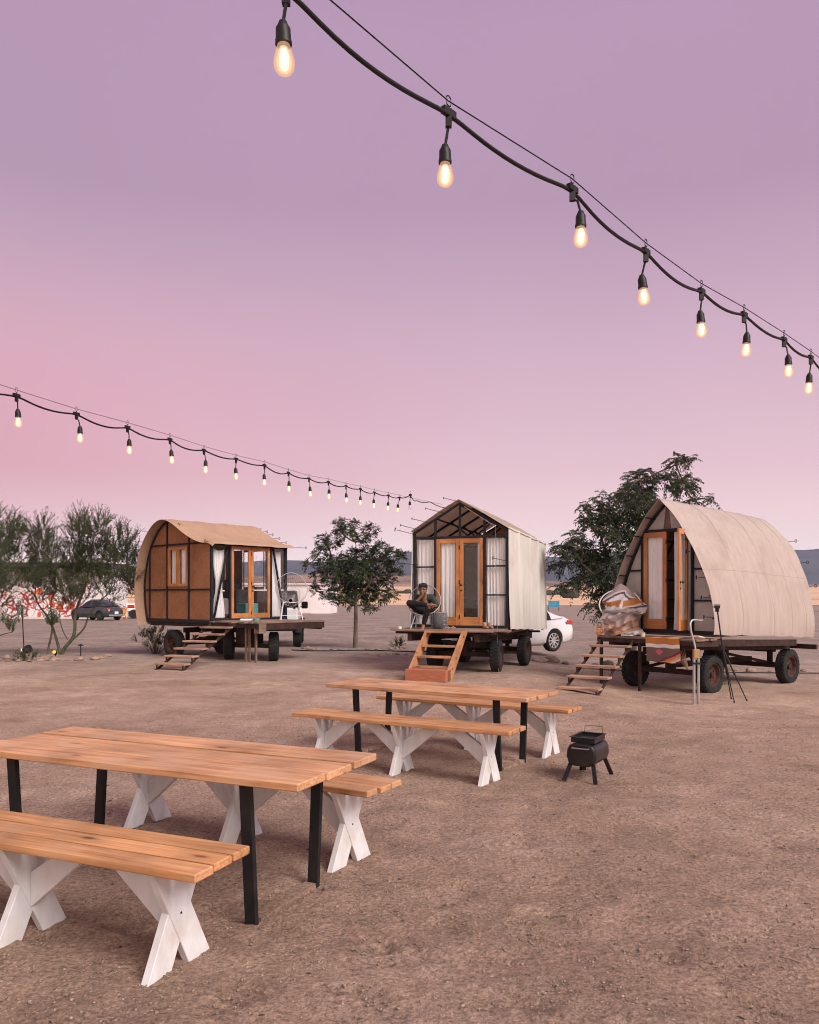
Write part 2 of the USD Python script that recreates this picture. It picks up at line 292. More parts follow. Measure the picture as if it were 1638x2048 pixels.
mFil = emit('filament_glow', (1.0, .72, .42), 16.0)
mBark = mat('tree_bark', (.10, .07, .055), (.19, .14, .11), scale=14, rough=.95, bump=.5, stretch=(1, 1, .25))
mPale = mat('smooth_green_bark', (.05, .055, .03), (.11, .105, .055), scale=9, rough=.85, stretch=(1, 1, .3))
mRock = mat('field_rock', (.21, .135, .10), (.36, .25, .195), scale=8, rough=.95, bump=.6, vary=.25)
mRubber = mat('black_plastic', (.006, .005, .005), (.011, .009, .009), rough=.5, spec=.3)

# ------------------------------------------------------------------ land
def zg(x, y):
    x, y = np.asarray(x, float), np.asarray(y, float)
    near = 1 - ss(40, 80, y)
    return -0.20 * ss(2.2, 4.8, x) * ss(9.0, 12.5, y) * near
def bumps(x, y):
    p = np.stack([x, y, np.zeros_like(x)], -1)
    a = 1 - ss(25, 70, y)
    return a * ((meshkit.fbm(p * 1.3, 3, 3) - .5) * .055 + (meshkit.fbm(p * 3.4, 2, 13) - .5) * .030 + (meshkit.fbm(p * 7.0, 3, 7) - .5) * .022 + (meshkit.fbm(p * 24.0, 2, 9) - .5) * .008)
def spaced(a, b, near, d0, g):
    out, s = [near], d0
    while out[-1] < b: out.append(out[-1] + s); s *= g
    lo, s = [near], d0
    while lo[-1] > a: lo.append(lo[-1] - s); s *= g
    return np.array(sorted(set(lo[1:] + out)))
gx = spaced(-330, 330, 0.0, .028, 1.0155); gy = spaced(-60, 170, 2.4, .022, 1.0125)
GX, GY = np.meshgrid(gx, gy, indexing='ij')
GZ = zg(GX, GY) + bumps(GX, GY)
_r = np.random.default_rng(71)
for _ in range(420):                                              # footprints and scuffs trodden into the dirt
    y = 2.0 + 15 * _r.random() ** 1.4; x = (_r.random() - .5) * (1.3 * y + 1); a = _r.uniform(-.9, .9) + (math.pi / 2 if _r.random() < .6 else 0); L, Wd, dp = _r.uniform(.10, .17), _r.uniform(.04, .07), _r.uniform(.008, .020)
    i0, i1 = np.searchsorted(gx, (x - .4, x + .4)); j0, j1 = np.searchsorted(gy, (y - .4, y + .4)); dx, dy = GX[i0:i1, j0:j1] - x, GY[i0:i1, j0:j1] - y
    u, v = (dx * math.cos(a) + dy * math.sin(a)) / L, (-dx * math.sin(a) + dy * math.cos(a)) / Wd; q = u * u + v * v
    GZ[i0:i1, j0:j1] += -dp * np.exp(-q ** 2) + dp * .55 * np.exp(-((np.sqrt(q) - 1.45) / .35) ** 2)
mDirt = usdkit.material(stage, '/World/Looks/gravelly_dirt', {
    'g': ('geometry', {}),
    'a': ('noise_texture', {'scale': .55, 'detail': 7.0, 'roughness': .62}), 'ar': ('rgb_ramp', {'ramp': [(.30, (.265, .175, .126)), (.5, (.355, .241, .180)), (.70, (.44, .312, .240))]}),
    'b': ('noise_texture', {'scale': 3.2, 'detail': 8.0, 'roughness': .7}), 'br': ('map_range', {'from_min': .3, 'from_max': .7, 'to_min': .76, 'to_max': 1.22}),
    'c': ('noise_texture', {'scale': 40.0, 'detail': 6.0, 'roughness': .85}), 'cr': ('map_range', {'from_min': .3, 'from_max': .7, 'to_min': .22, 'to_max': 1.72}),
    'd': ('voronoi_texture', {'scale': 42.0}), 'dr': ('rgb_ramp', {'ramp': [(0, (1.5, 1.35, 1.25)), (.12, (1, 1, 1)), (1, (.92, .92, .92))]}),
    'f': ('noise_texture', {'scale': 13.0, 'detail': 9.0, 'roughness': .85}), 'fr': ('rgb_ramp', {'ramp': [(0, (.25, .23, .22)), (.34, (.42, .40, .39)), (.41, (1, 1, 1)), (1, (1, 1, 1))]}),
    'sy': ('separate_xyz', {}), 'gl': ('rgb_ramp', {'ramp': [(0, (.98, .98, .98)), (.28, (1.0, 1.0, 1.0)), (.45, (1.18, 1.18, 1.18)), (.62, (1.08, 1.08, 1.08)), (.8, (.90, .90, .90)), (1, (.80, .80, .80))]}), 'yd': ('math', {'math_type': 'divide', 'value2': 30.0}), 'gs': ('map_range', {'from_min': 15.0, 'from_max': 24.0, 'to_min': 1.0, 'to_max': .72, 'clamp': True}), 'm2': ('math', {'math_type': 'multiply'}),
    'm1': ('math', {'math_type': 'multiply'}), 'h': ('hsv', {}), 'x': ('mix_color', {'blend_type': 'multiply', 'fac': .5, 'use_clamp': False}), 'y': ('mix_color', {'blend_type': 'multiply', 'fac': .75}),
    'p': ('principled_bsdf', {'roughness': .95, 'specular_ior_level': .15}),
    'n1': ('noise_texture', {'scale': 30.0, 'detail': 6.0, 'roughness': .7}), 'bp': ('bump', {'strength': 1.0, 'distance': .03})},
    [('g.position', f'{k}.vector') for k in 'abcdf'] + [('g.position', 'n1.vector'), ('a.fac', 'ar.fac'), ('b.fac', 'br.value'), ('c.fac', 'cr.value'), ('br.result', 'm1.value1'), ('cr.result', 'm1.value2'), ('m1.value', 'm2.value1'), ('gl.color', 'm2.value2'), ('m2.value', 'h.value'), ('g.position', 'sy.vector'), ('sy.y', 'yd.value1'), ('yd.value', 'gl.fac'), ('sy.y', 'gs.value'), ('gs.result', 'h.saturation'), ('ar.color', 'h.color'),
     ('d.distance', 'dr.fac'), ('h.color', 'x.a'), ('dr.color', 'x.b'), ('f.fac', 'fr.fac'), ('x.result', 'y.a'), ('fr.color', 'y.b'), ('y.result', 'p.base_color'), ('n1.fac', 'bp.height'), ('bp.normal', 'p.normal')], surface='p.BSDF')
obj(None, 'ground', MB().grid(np.stack([GX, GY, GZ], -1)[:, ::-1]), mDirt, smooth=True, kind='structure')
# dry grass plain rising to the hills
def plain_z(x, y): return -0.02 + 17.5 * ss(150, 1250, y) + 1.2 * (meshkit.fbm(np.stack([x / 90, y / 60, 0 * x], -1), 3, 5) - .5) * ss(180, 300, y)
px_ = np.linspace(-2600, 2600, 131); py_ = np.r_[np.linspace(140, 420, 60), np.linspace(440, 2600, 70)]
PX, PY = np.meshgrid(px_, py_, indexing='ij')
mPlain = usdkit.material(stage, '/World/Looks/dry_grass_plain', {'g': ('geometry', {}), 'mp': ('mapping', {'scale': (.010, .045, .02)}), 'n': ('noise_texture', {'scale': 1.0, 'detail': 7.0, 'roughness': .65}),
    'r': ('rgb_ramp', {'ramp': [(.25, (.30, .19, .12)), (.42, (.55, .36, .22)), (.55, (.66, .45, .29)), (.75, (.72, .51, .35))]}), 'p': ('principled_bsdf', {'roughness': 1.0, 'specular_ior_level': .05})},
    [('g.position', 'mp.vector'), ('mp.vector', 'n.vector'), ('n.fac', 'r.fac'), ('r.color', 'p.base_color')], surface='p.BSDF')
obj(None, 'plain', MB().grid(np.stack([PX, PY, plain_z(PX, PY)], -1)[:, ::-1]), mPlain, smooth=True, kind='structure')
def ridge(name, y0, y1, pts, c1, c2, seed, rough=.10, sc=.012):
    """a range of hills: crest heights (x, z) at distance y1, foot at y0"""
    xs = np.linspace(-2600, 2600, 261); t = np.linspace(0, 1, 40); pts = np.array(pts)
    crest = np.interp(xs, pts[:, 0], pts[:, 1])
    X, Tt = np.meshgrid(xs, t, indexing='ij'); Y = y0 + (y1 - y0) * Tt
    f = meshkit.fbm(np.stack([X / 160, Y / 220, 0 * X], -1), 5, seed)
    back = np.where(Tt > .8, 1 - ((Tt - .8) / .2) ** 2 * .5, 1)
    Z = 8 + (crest[:, None] - 8) * (ss(0, .8, Tt) * back) * (1 - rough * 2.5 * Tt * (1 - Tt) * 2 + (f - .5) * rough * 3 * np.sin(np.pi * np.minimum(Tt / .9, 1)) + (f - .5) * .12)
    m = mat(name + '_scrub', c1, c2, scale=sc, rough=1, world=True, detail=9, spec=.05, lo=.4, hi=.6)
    obj(None, name, MB().grid(np.stack([X, Y, Z], -1)[:, ::-1]), m, smooth=True, kind='structure')
ridge('foothills', 1150, 1650, [(-2600, 30), (-900, 44), (-500, 46), (-200, 47), (-120, 52), (0, 50), (120, 42), (300, 34), (600, 30), (2600, 30)], (.10, .065, .05), (.30, .185, .125), 4)
ridge('far_hills', 1900, 3000, [(-2600, 110), (-1200, 120), (-480, 139), (-300, 137), (-120, 148), (0, 168), (250, 172), (500, 160), (800, 170), (1150, 172), (1450, 186), (1700, 180), (2600, 150)], (.020, .027, .032), (.05, .06, .066), 8)

# ------------------------------------------------------------------ picnic tables and benches
def table(label, loc, rz, L, W, zt, lx, ly0, ly1):
    t = thing('picnic_table', label, 'table', loc, rz, 'picnic tables in the yard')
    n, gap, th = 3, .024, .040; w = (W - gap * (n - 1)) / n
    for k in range(n):
        y = -W / 2 + w / 2 + k * (w + gap); e = R.normal(0, .006, 2)
        obj(t, 'plank', MB().bbox(((e[0] + e[1]) / 2, y, zt - th / 2 + R.normal(0, .004)), (L + e[0] - e[1], w, th), .005), mCedar)
    yt0, yt1 = ly0 - .05, ly1 + .05
    for sx in (-1, 1):
        for y0, y1 in ((yt0, ly0), (yt1, ly1)):
            obj(t, 'leg', MB().bar((sx * lx, y0, zt - th - .008), (sx * lx, y1, -.02), .012, .062, (0, 1, 0)) if False else MB().bar((sx * lx, y0, zt - th - .006), (sx * lx, y1, -.02), .062, .030, (0, 1, 0)), mSteel)
        obj(t, 'top_bracket', MB().bar((sx * lx, yt0 - .01, zt - th - .003), (sx * lx, yt1 + .01, zt - th - .003), .06, .005), mSteel)
        obj(t, 'foot_bar', MB().bar((sx * lx, ly0 + .03, .006), (sx * lx, ly1 - .03, .006), .07, .034), mDirt)
    return t
table('nearer cedar picnic table with three wide planks and black steel legs', (-1.397, 4.545, 0), -24.0, 2.284, .818, .745, .806, -.297, .292)
table('farther cedar picnic table, narrower, standing left of the small black grill', (.2715, 8.06, 0), -32.7, 2.33, .70, .715, .812, -.225, .305)

def bench(label, loc, rz, W=.37, L=2.28, zb=.50, nplank=3):
    t = thing('bench', label, 'bench', loc, rz, 'cedar benches with white crossed legs')
    th, gap = .038, .018; w = (W - gap * (nplank - 1)) / nplank; zu = zb - th
    for k in range(nplank):
        e = R.normal(0, .007, 2)
        obj(t, 'plank', MB().bbox(((e[0] + e[1]) / 2, -W / 2 + w / 2 + k * (w + gap), zb - th / 2 + R.normal(0, .001)), (L + e[0] - e[1], w, th), .005), mBench)
    hw = .068                                                       # half width of a board cut level at head and foot
    for xc, braces in ((-.88, (1,)), (0.0, (-1, 1)), (.88, (-1,))):
        for s in (-1, 1):
            yb, yt = s * .135, -s * .105
            poly = [(yb - .075, -.012), (yb + .075, -.012), (yt + .075, zu), (yt - .075, zu)]
            obj(t, 'leg', MB().board(poly, .040, .003, (xc + s * .0025, 0, 0), (0, 1, 0), (0, 0, 1)), mWhite)
        obj(t, 'bolt', MB().lathe([(0, .002), (.005, .002), (.006, 0), (.006, -.05), (.005, -.052), (0, -.052)], 10, T((xc + .023, .002, .235), (0, 1, 0), 90)), mRust)
        for s in braces:
            x0, x1 = xc + s * .022, xc + s * .36
            obj(t, 'brace', MB().board([(x0, .13), (x0, .30), (x1 - s * .09, zu - .001), (x1 + s * .075, zu - .001)], .038, .003, (0, 0, 0), (1, 0, 0), (0, 0, 1)), mWhite)
    return t
bench('nearest cedar bench, at the bottom left corner, its left end out of view', (-1.835, 3.845, 0), -23.0, W=.405)
bench('cedar bench behind the nearer table, its legs seen below the tabletop', (-1.13, 5.31, 0), -30.0)
bench('cedar bench in front of the farther table, on three crossed white legs', (-.073, 7.35, 0), -29.5)
bench('cedar bench behind the farther table, its right end nearest the black grill', (.70, 8.63, 0), -31.0)

# ------------------------------------------------------------------ small charcoal grill
g = thing('charcoal_grill', 'small black barrel grill on four splayed legs, open on top', 'grill', (1.62, 7.21, 0), -31.0)
prof = np.array([(-.128, .27), (-.134, .20), (-.118, .150), (-.07, .122), (.07, .122), (.118, .150), (.134, .20), (.128, .27), (.105, .305), (.06, .322), (-.06, .322), (-.105, .305)])
mGrill = mat('grill_enamel', (.007, .005, .006), (.012, .009, .010), scale=7, rough=.35, spec=.4, dirt=(.04, .03, .025), dscale=5)
P = []
for y, s in ((-.205, .86), (-.20, .95), (-.19, 1.0), (-.16, 1.015), (0, 1.02), (.16, 1.015), (.19, 1.0), (.20, .95), (.205, .86)):
    q = prof.copy(); q = (q - (0, .222)) * s + (0, .222); P.append(np.c_[q[:, 0], np.full(len(q), y), q[:, 1]])
P = np.array(P); P = np.concatenate([P, P[:, :1]], 1)
b = MB().grid(P[:, ::-1]); 
for k, o in ((0, 1), (-1, -1)):
    c = P[k][:-1]; n = len(c); b.add(np.vstack([c, c.mean(0)]), [((i + 1) % n, i, n)[::o] for i in range(n)])
obj(g, 'barrel', b, mGrill, smooth=50)
b = MB()
for a0, a1 in (((-.105, -.15), (.105, -.15)), ((.105, -.15), (.105, .15)), ((.105, .15), (-.105, .15)), ((-.105, .15), (-.105, -.15))):
    b.bar((a0[0], a0[1], .347), (a1[0], a1[1], .347), .006, .045); b.bar((a0[0] * 1.08, a0[1] * 1.06, .371), (a1[0] * 1.08, a1[1] * 1.06, .371), .02, .005)
obj(g, 'tray', b, mGrill); b = MB()
b.box((0, 0, .332), (.20, .29, .006)); obj(g, 'ash_bed', b, mat('cold_ash', (.02, .018, .017), (.07, .06, .055), scale=40, rough=1))
b = MB()
for k in range(9): b.tube([(-.10 + k * .025, -.145, .352), (-.10 + k * .025, .145, .352)], .002, 5)
obj(g, 'grate', b, mSteel)
obj(g, 'wire_handle', MB().tube([(-.085, .155, .365), (-.080, .155, .435), (.080, .155, .435), (.085, .155, .365)], .003, 6), mSteel)
obj(g, 'front_handle', MB().tube([(-.075, -.207, .285), (-.072, -.235, .286), (.072, -.235, .286), (.075, -.207, .285)], .007, 8), mat('worn_steel', (.30, .28, .28), rough=.35, metal=.8))
for sx in (-1, 1):
    for sy in (-1, 1):
        obj(g, 'leg', MB().bar((sx * .10, sy * .165, .15), (sx * .145, sy * .235, -.012), .036, .014, (0, 1, 0)), mSteel)
obj(g, 'ash_vent', MB().lathe([(0, .085), (.018, .085), (.018, .125), (0, .125)], 10, T((0.01, -.14, 0))), mSteel)

# ------------------------------------------------------------------ wagons: shared pieces
def wheel(parent, x, y, z0, r=.36, w=.21, yaw=0.0, side=1):
    """tyre and rim; hub faces +x when side = 1"""
    M = T((x, y, z0 + r - .008)) @ trimesh.transformations.rotation_matrix(math.radians(yaw), (0, 0, 1)) @ trimesh.transformations.rotation_matrix(math.radians(90 * side), (0, 1, 0))
    h = w / 2
    tp = [(r * .60, -h * .75), (r * .66, -h), (r * .84, -h * 1.02), (r * .96, -h * .86), (r, -h * .55), (r, -h * .5), (r * .975, -h * .42), (r, -h * .34), (r, h * .34), (r * .975, h * .42), (r, h * .5), (r, h * .55), (r * .96, h * .86), (r * .84, h * 1.02), (r * .66, h), (r * .60, h * .75), (r * .60, -h * .75)]
    wv = obj(parent, 'wheel', MB().lathe([(r * .60, -h * .8), (r * .57, -h * .8), (r * .50, -h * .3), (r * .22, -h * .1), (r * .2, -h * .35), (0, -h * .35), (0, h * .2), (r * .2, h * .2), (r * .24, h * .05), (r * .50, h * .15), (r * .57, h * .78), (r * .62, h * .8)], 22, M), mRim, smooth=30)
    tb = MB().lathe(tp, 28, M)
    for k in range(28):
        a = k * 2 * math.pi / 28
        for s in (-1, 1):
            tb.add(CUBE * (.012, .040, w * .36) + vec(r + .002, 0, s * w * .22), CF, M @ trimesh.transformations.rotation_matrix(a + s * .08, (0, 0, 1)))
    obj(wv, 'tyre', tb, mTyre, smooth=30)
    lug = MB()
    for k in range(6):
        a = k * math.pi / 3; lug.add(CUBE * (.022, .022, .02) + vec(r * .33 * math.cos(a), r * .33 * math.sin(a), h * .16), CF, M)
    lug.lathe([(r * .14, h * .2), (r * .13, h * .55), (r * .07, h * .62), (0, h * .62)], 12, M)
    obj(wv, 'hub', lug, mRust)
def leaf_door(parent, x0, x1, z0, z1, y, curtain=None, M=None, knob=0, zc=(None, None)):
    """one glazed leaf in the plane y, from x0 to x1; M moves it (a leaf that stands open)"""
    st, top, bot, t = .085, .105, .20, .04
    A = lambda mb: mb
    def put(nm, mb, m, p):
        k = mb.get()
        if M is not None: k.apply_transform(M)
        return obj(p, nm, k, m)
    d = put('door', MB().bbox((x0 + st / 2, y, (z0 + z1) / 2), (st, t, z1 - z0), .004), mDoor, parent)
    put('stile', MB().bbox((x1 - st / 2, y, (z0 + z1) / 2), (st, t, z1 - z0), .004), mDoor, d)
    put('top_rail', MB().bbox(((x0 + x1) / 2, y, z1 - top / 2), (x1 - x0 - 2 * st, t - .004, top), .003), mDoorX, d)
    put('bottom_rail', MB().bbox(((x0 + x1) / 2, y, z0 + bot / 2), (x1 - x0 - 2 * st, t - .004, bot), .003), mDoorX, d)
    put('pane', MB().box(((x0 + x1) / 2, y, (z0 + bot + z1 - top) / 2), (x1 - x0 - 2 * st + .01, .005, z1 - z0 - top - bot + .01)), mGlass, d)
    if curtain:
        u = np.linspace(curtain[0], curtain[1], 26); zz = np.linspace(z0 + bot - .02, z1 - top + .02, 8); U, Z = np.meshgrid(u, zz, indexing='ij')
        put('curtain', MB().grid(np.stack([U, y + .045 + .010 * np.sin(U * 62) * (1.1 - .3 * (Z - z0) / (z1 - z0)) + .004 * np.sin(U * 150 + Z * 3), Z], -1), .002), mCurtain, d)
    hg = MB()
    for zz in (z0 + .2, (z0 + z1) / 2, z1 - .2): hg.box((x0 - .004 if knob > 0 else x1 + .004, y - .022, zz), (.022, .012, .09))
    if M is None: put('hinge', hg, mSteel, d)
    if knob:
        xk = x1 - st / 2 if knob > 0 else x0 + st / 2
        put('knob', MB().lathe([(0, 0), (.024, 0), (.024, .006), (.010, .012), (.010, .03), (.026, .045), (.026, .06), (.012, .072), (0, .072)], 12, T((xk, y - .02, z0 + .92), (1, 0, 0), 90)).lathe([(0, 0), (.02, 0), (.02, .012), (0, .014)], 10, T((xk, y - .02, z0 + .80), (1, 0, 0), 90)), mat('dark_brass' + str(len(USED)), (.05, .04, .03), rough=.3, metal=.8), d)
    return d
def curtain_sheet(parent, x0, x1, z0, z1, y, gather=0.0, waves=8, amp=.016, name='curtain', m=None, top_sag=0.0):
    u = np.linspace(0, 1, 10 + 6 * waves); v = np.linspace(0, 1, 12); U, V = np.meshgrid(u, v, indexing='ij')
    pinch = 1 - gather * np.exp(-((V - .45) / .22) ** 2)
    X = x0 + (x1 - x0) * ((U - .5) * pinch + .5)
    Y = y + amp * np.sin(U * waves * 2 * np.pi + 1.7 * np.sin(V * 2.2)) * (1.25 - .4 * V) + .006 * np.sin(U * 51 + V * 5)
    Z = z0 + (z1 - z0) * V - top_sag * np.sin(np.pi * U) * V
    return obj(parent, name, MB().grid(np.stack([X, Y, Z], -1), .002), m or mCurtain, smooth=True)
def tie_rod(parent, p, d, ln=.42, ring=.035, back=.15):
    p = np.asarray(p, float); d, s, u = frame(d); e = p + d * ln
    a = np.linspace(0, 2 * np.pi, 13); c = e + d * ring
    obj(parent, 'tie_rod', MB().tube([p - d * back, p, e], .0065, 5).tube([c + ring * (math.cos(t) * s + math.sin(t) * u) for t in a], .007, 5), mSteel)
def canvas_sheet(prof, ys, hem=None, wr=.012, seed=0, thick=.004, fold=None):
    """a sheet swept along y over a cross-section (x, z); prof(y) may vary"""
    rows = []
    for y in ys: rows.append(np.c_[prof(y)[:, 0], np.full(len(prof(y)), y), prof(y)[:, 1]])
    P = np.array(rows)
    P = P + ((meshkit.fbm(P * (2.2, 1.3, 1.2), 4, seed) - .5) * wr * 3.0)[..., None] * np.array([.8, .15, .5])
    return P
def stairs(label, loc, rz, run, rise, w, n, tm, post=True, tw=.24, th=.04, closed=False):
    """open stair climbing towards local +y; treads run along x"""
    t = thing('steps', label, 'stairs', loc, rz)
    for k in range(n):
        y, z = run * (k + .5), rise * (k + 1)
        obj(t, 'tread', MB().bbox((R.normal(0, .008), y, z - th / 2), (w + R.normal(0, .01), tw, th), .004), tm)
        b = MB()
        for sx in (-1, 1):
            x = sx * (w / 2 - .05)
            b.bar((x, y - tw * .42, z - th - .005), (x, y + tw * .42, z - th - .005), .03, .012)
            b.bar((x, y - tw * .40, z - th), (x, y - tw * .40, max(z - rise * .92, .0)), .025, .025, (0, 1, 0))
        obj(t, 'tread_bracket', b, mRust)
    for sx in (-1, 1):
        x = sx * (w / 2 - .05)
        obj(t, 'stringer', MB().bar((x, -.02 + run * .1, -.02), (x, run * (n + .35), rise * (n + .35)), .022, .055), mRust)
    return t

# ------------------------------------------------------------------ middle wagon (gabled)
def gear(w, z0, xs, yf, yr, zb, r=.36, axle_yaw=0.0):
    obj(w, 'front_axle', MB().bar((xs[0], yf, z0 + r), (xs[1], yf, z0 + r), .09, .10), mRust)
    obj(w, 'rear_axle', MB().bar((xs[0], yr, z0 + r), (xs[1], yr, z0 + r), .09, .10), mRust)
    xm = (xs[0] + xs[1]) / 2
    obj(w, 'reach_pole', MB().bar((xm, yf - .1, z0 + r + .12), (xm, yr + .1, z0 + r + .10), .10, .11), mRust)
    obj(w, 'bolster', MB().bar((xs[0] + .2, yf, zb - .12), (xs[1] - .2, yf, zb - .12), .13, .14).bar((xm, yf, z0 + r), (xm, yf, zb - .1), .16, .14), mRust)
    obj(w, 'bolster', MB().bar((xs[0] + .2, yr, zb - .14), (xs[1] - .2, yr, zb - .14), .13, .14).bar((xs[0] + .3, yr, z0 + r), (xs[0] + .3, yr, zb - .1), .1, .08).bar((xs[1] - .3, yr, z0 + r), (xs[1] - .3, yr, zb - .1), .1, .08), mRust)
    for sx in (0, 1):
        obj(w, 'hound_brace', MB().bar((xs[sx] * .75 + xm * .25, yr, z0 + r + .03), (xm, yr - 1.0, zb - .22), .045, .06), mRust)
        obj(w, 'hound_brace', MB().bar((xs[sx] * .75 + xm * .25, yf, z0 + r + .03), (xm, yf + .7, zb - .22), .045, .06), mRust)
W2, L2 = 2.235, 3.6
ZF = .93
w = thing('gabled_wagon_cabin', 'gabled canvas cabin on a farm wagon with a man sitting on its porch', 'cabin wagon', (1.13, 17.83, 0), -22.4, 'canvas cabins on farm wagons')
hw = W2 / 2; zE, zP = 3.12, 3.784
tilt = lambda y: -.034 * np.maximum(y, 0)
for x in (-.75, .75): obj(w, 'deck_beam', MB().bar((x, -1.15, .775), (x, L2 - .1, .77 - .12), .09, .17), mRust)
for y in (-1.0, .3, 1.7, 3.0): obj(w, 'cross_beam', MB().bar((-1.12, y, .865 + tilt(y)), (1.12, y, .865 + tilt(y)), .09, .05), mRust)
n = 8; pw = 1.24 / n
for k in range(n):
    e = R.normal(0, .02, 2); obj(w, 'deck_plank', MB().bbox((-.02 + e[0], -1.22 + pw * (k + .5), .915 + R.normal(0, .003)), (2.24 + e[1] + (.5 if k == 3 else 0), pw - .012, .04), .004), mOldwood)
obj(w, 'cabin_floor', MB().box((0, L2 / 2 - .02, .915 - .06), (W2 - .06, L2 - .08, .04)), mOldwood)
xs = (-.60, .88); gear(w, 0, (-.55, .83), .0, 2.05, .70)
for x, y, s, yaw in ((-.60, .04, -1, 0), (.88, -.10, 1, 8), (-.60, 2.1, -1, 0), (.98, 1.95, 1, 0)): wheel(w, x, y, 0, .355, .22, yaw, s)
obj(w, 'tow_bar', MB().bar((.1, 0, .33), (.35, 1.2, .30), .05, .05), mRust)
def post(x, z0, z1, y=0, t=.05): return MB().box((x, y, (z0 + z1) / 2), (t, .05, z1 - z0))
xd0, xd1 = -.585, .575
for x, z1 in ((-hw + .03, zE), (xd0, 3.40), (xd1, 3.40), (hw - .03, zE)): obj(w, 'frame_post', post(x, .94, z1), mFrame)
obj(w, 'frame_rail', MB().box((0, -.003, 2.975), (W2 - .08, .046, .05)), mFrame)
obj(w, 'sill', MB().box((0, -.004, .965), (W2 - .02, .06, .06)), mFrame)
for a, b_ in ((-hw + .055, xd0 - .025), (xd1 + .025, hw - .055)):
    for z in (2.315, 1.676): obj(w, 'frame_rail', MB().box(((a + b_) / 2, -.002, z), (b_ - a, .04, .035)), mFrame)
    for z0, z1 in ((1.0, 1.655), (1.697, 2.295), (2.335, 2.95)): obj(w, 'pane', MB().box(((a + b_) / 2, .012, (z0 + z1) / 2), (b_ - a, .004, z1 - z0)), mGlass)
def rafter(y, m=mFrame, t=.045):
    k = tilt(y); q = MB()
    q.bar((-hw + .02, y, zE + k - .03), (0, y, zP + k - .05), t, t, (0, 1, 0)).bar((0, y, zP + k - .05), (hw - .02, y, zE + k - .03), t, t, (0, 1, 0))
    return q
for y in (0, .9, 1.8, 2.7, 3.55): obj(w, 'rafter', rafter(y), mFrame)
obj(w, 'king_post', MB().box((0, 0.002, 3.37), (.045, .04, .74)), mFrame)
for y in (.9, 1.8, 2.7): obj(w, 'truss_web', MB().bar((-.5, y, 3.42 + tilt(y)), (0, y, 3.02 + tilt(y)), .03, .03).bar((.5, y, 3.42 + tilt(y)), (0, y, 3.02 + tilt(y)), .03, .03).bar((-hw, y, 3.02 + tilt(y)), (hw, y, 3.02 + tilt(y)), .035, .035), mFrame)
obj(w, 'purlin', MB().bar((-.55, 0, 3.40), (-.55, 3.5, 3.28), .03, .03).bar((.55, 0, 3.40), (.55, 3.5, 3.28), .03, .03).bar((0, 0, 3.69), (0, 3.5, 3.57), .03, .03), mFrame)
for y in (1.2, 2.4, 3.5):
    obj(w, 'frame_post', post(-hw + .05, .9 + tilt(y), zE + tilt(y), y), mFrame); obj(w, 'frame_post', post(hw - .05, .9 + tilt(y), zE + tilt(y), y), mFrame)
curtain_sheet(w, -hw + .06, xd0, 1.01, 2.935, .07, waves=5, amp=.010)
curtain_sheet(w, xd1 + .02, hw - .09, 1.0, 2.93, .07, waves=6, amp=.014)
xm = -.005
leaf_door(w, xd0 + .027, xm - .003, .985, 2.945, .0, curtain=(xd0 + .11, xm - .12), knob=0)
leaf_door(w, xm + .003, xd1 - .027, .985, 2.945, .0, curtain=(xd1 - .17, xd1 - .10), knob=-1)
obj(w, 'back_wall', MB().box((0, L2 - .03, 2.05 - .12), (W2 - .04, .01, 2.2)).prism([(-hw + .03, 3.03), (hw - .03, 3.03), (0, 3.62)], .01, (0, L2 - .03, 0)), mInner)
obj(w, 'side_lining', MB().box((-hw + .03, L2 / 2, 2.0), (.006, L2 - .1, 2.1)).box((hw - .03, L2 / 2, 2.0), (.006, L2 - .1, 2.1)), mInner)
bed = obj(w, 'bed', MB().bbox((.2, 2.5, 1.25), (1.4, 1.7, .5), .05), mat('bed_linen', (.20, .15, .14), (.28, .21, .20)))
obj(w, 'side_table', MB().box((.05, .8, 1.62), (.7, .4, .03)).box((-.25, .8, 1.27), (.04, .36, .68)).box((.35, .8, 1.27), (.04, .36, .68)), mOldwood)
# roof and walls of canvas
def wall_sheet(x, side, ya, yb, seed):
    ys = np.linspace(ya, yb, 70); zs = np.linspace(0, 1, 30); Y, V = np.meshgrid(ys, zs, indexing='ij')
    z0 = .925 + tilt(Y) + .006 * np.sin(Y * 9); z1 = zE + .05 + tilt(Y)
    Z = z0 + (z1 - z0) * V
    fold = sum(a * np.exp(-((Y - c - .03 * np.sin(V * 3 + c)) / s) ** 2) for c, s, a in ((.86, .04, .065), (1.0, .07, -.03), (1.95, .04, .04), (2.75, .04, .055), (2.9, .08, -.03), (3.3, .07, .03))) * (1.15 - .55 * V)
    X = x + side * (.02 + fold + .04 * (1 - V) ** 2 + (meshkit.fbm(np.stack([Y * 3, Z, 0 * Y], -1), 3, seed) - .5) * .06 * (1.1 - V))
    return np.stack([X, Y, Z], -1)
obj(w, 'canvas_wall', MB().grid(wall_sheet(hw, 1, -.03, L2, 3), .004), mCanvasPale, smooth=True)
obj(w, 'canvas_wall', MB().grid(wall_sheet(-hw, -1, -.06, L2, 6), -.004), mCanvasPale, smooth=True)
ys = np.linspace(-.10, L2 + .03, 50); s = np.r_[np.linspace(0, 1, 26), 1 + np.linspace(.04, 1, 25)]; Y, S = np.meshgrid(ys, s, indexing='ij')
X = (S - 1) * (hw + .035); Z = zP + .03 - np.abs(S - 1) ** 1.06 * (zP - zE + .02) + tilt(Y) - .012 * np.sin(np.clip((Y % .9) / .9, 0, 1) * np.pi) + (meshkit.fbm(np.stack([X * 2, Y * 2, 0 * X], -1), 3, 9) - .5) * .03
obj(w, 'canvas_roof', MB().grid(np.stack([X, Y, Z], -1), .004), mRoofCloth, smooth=True)
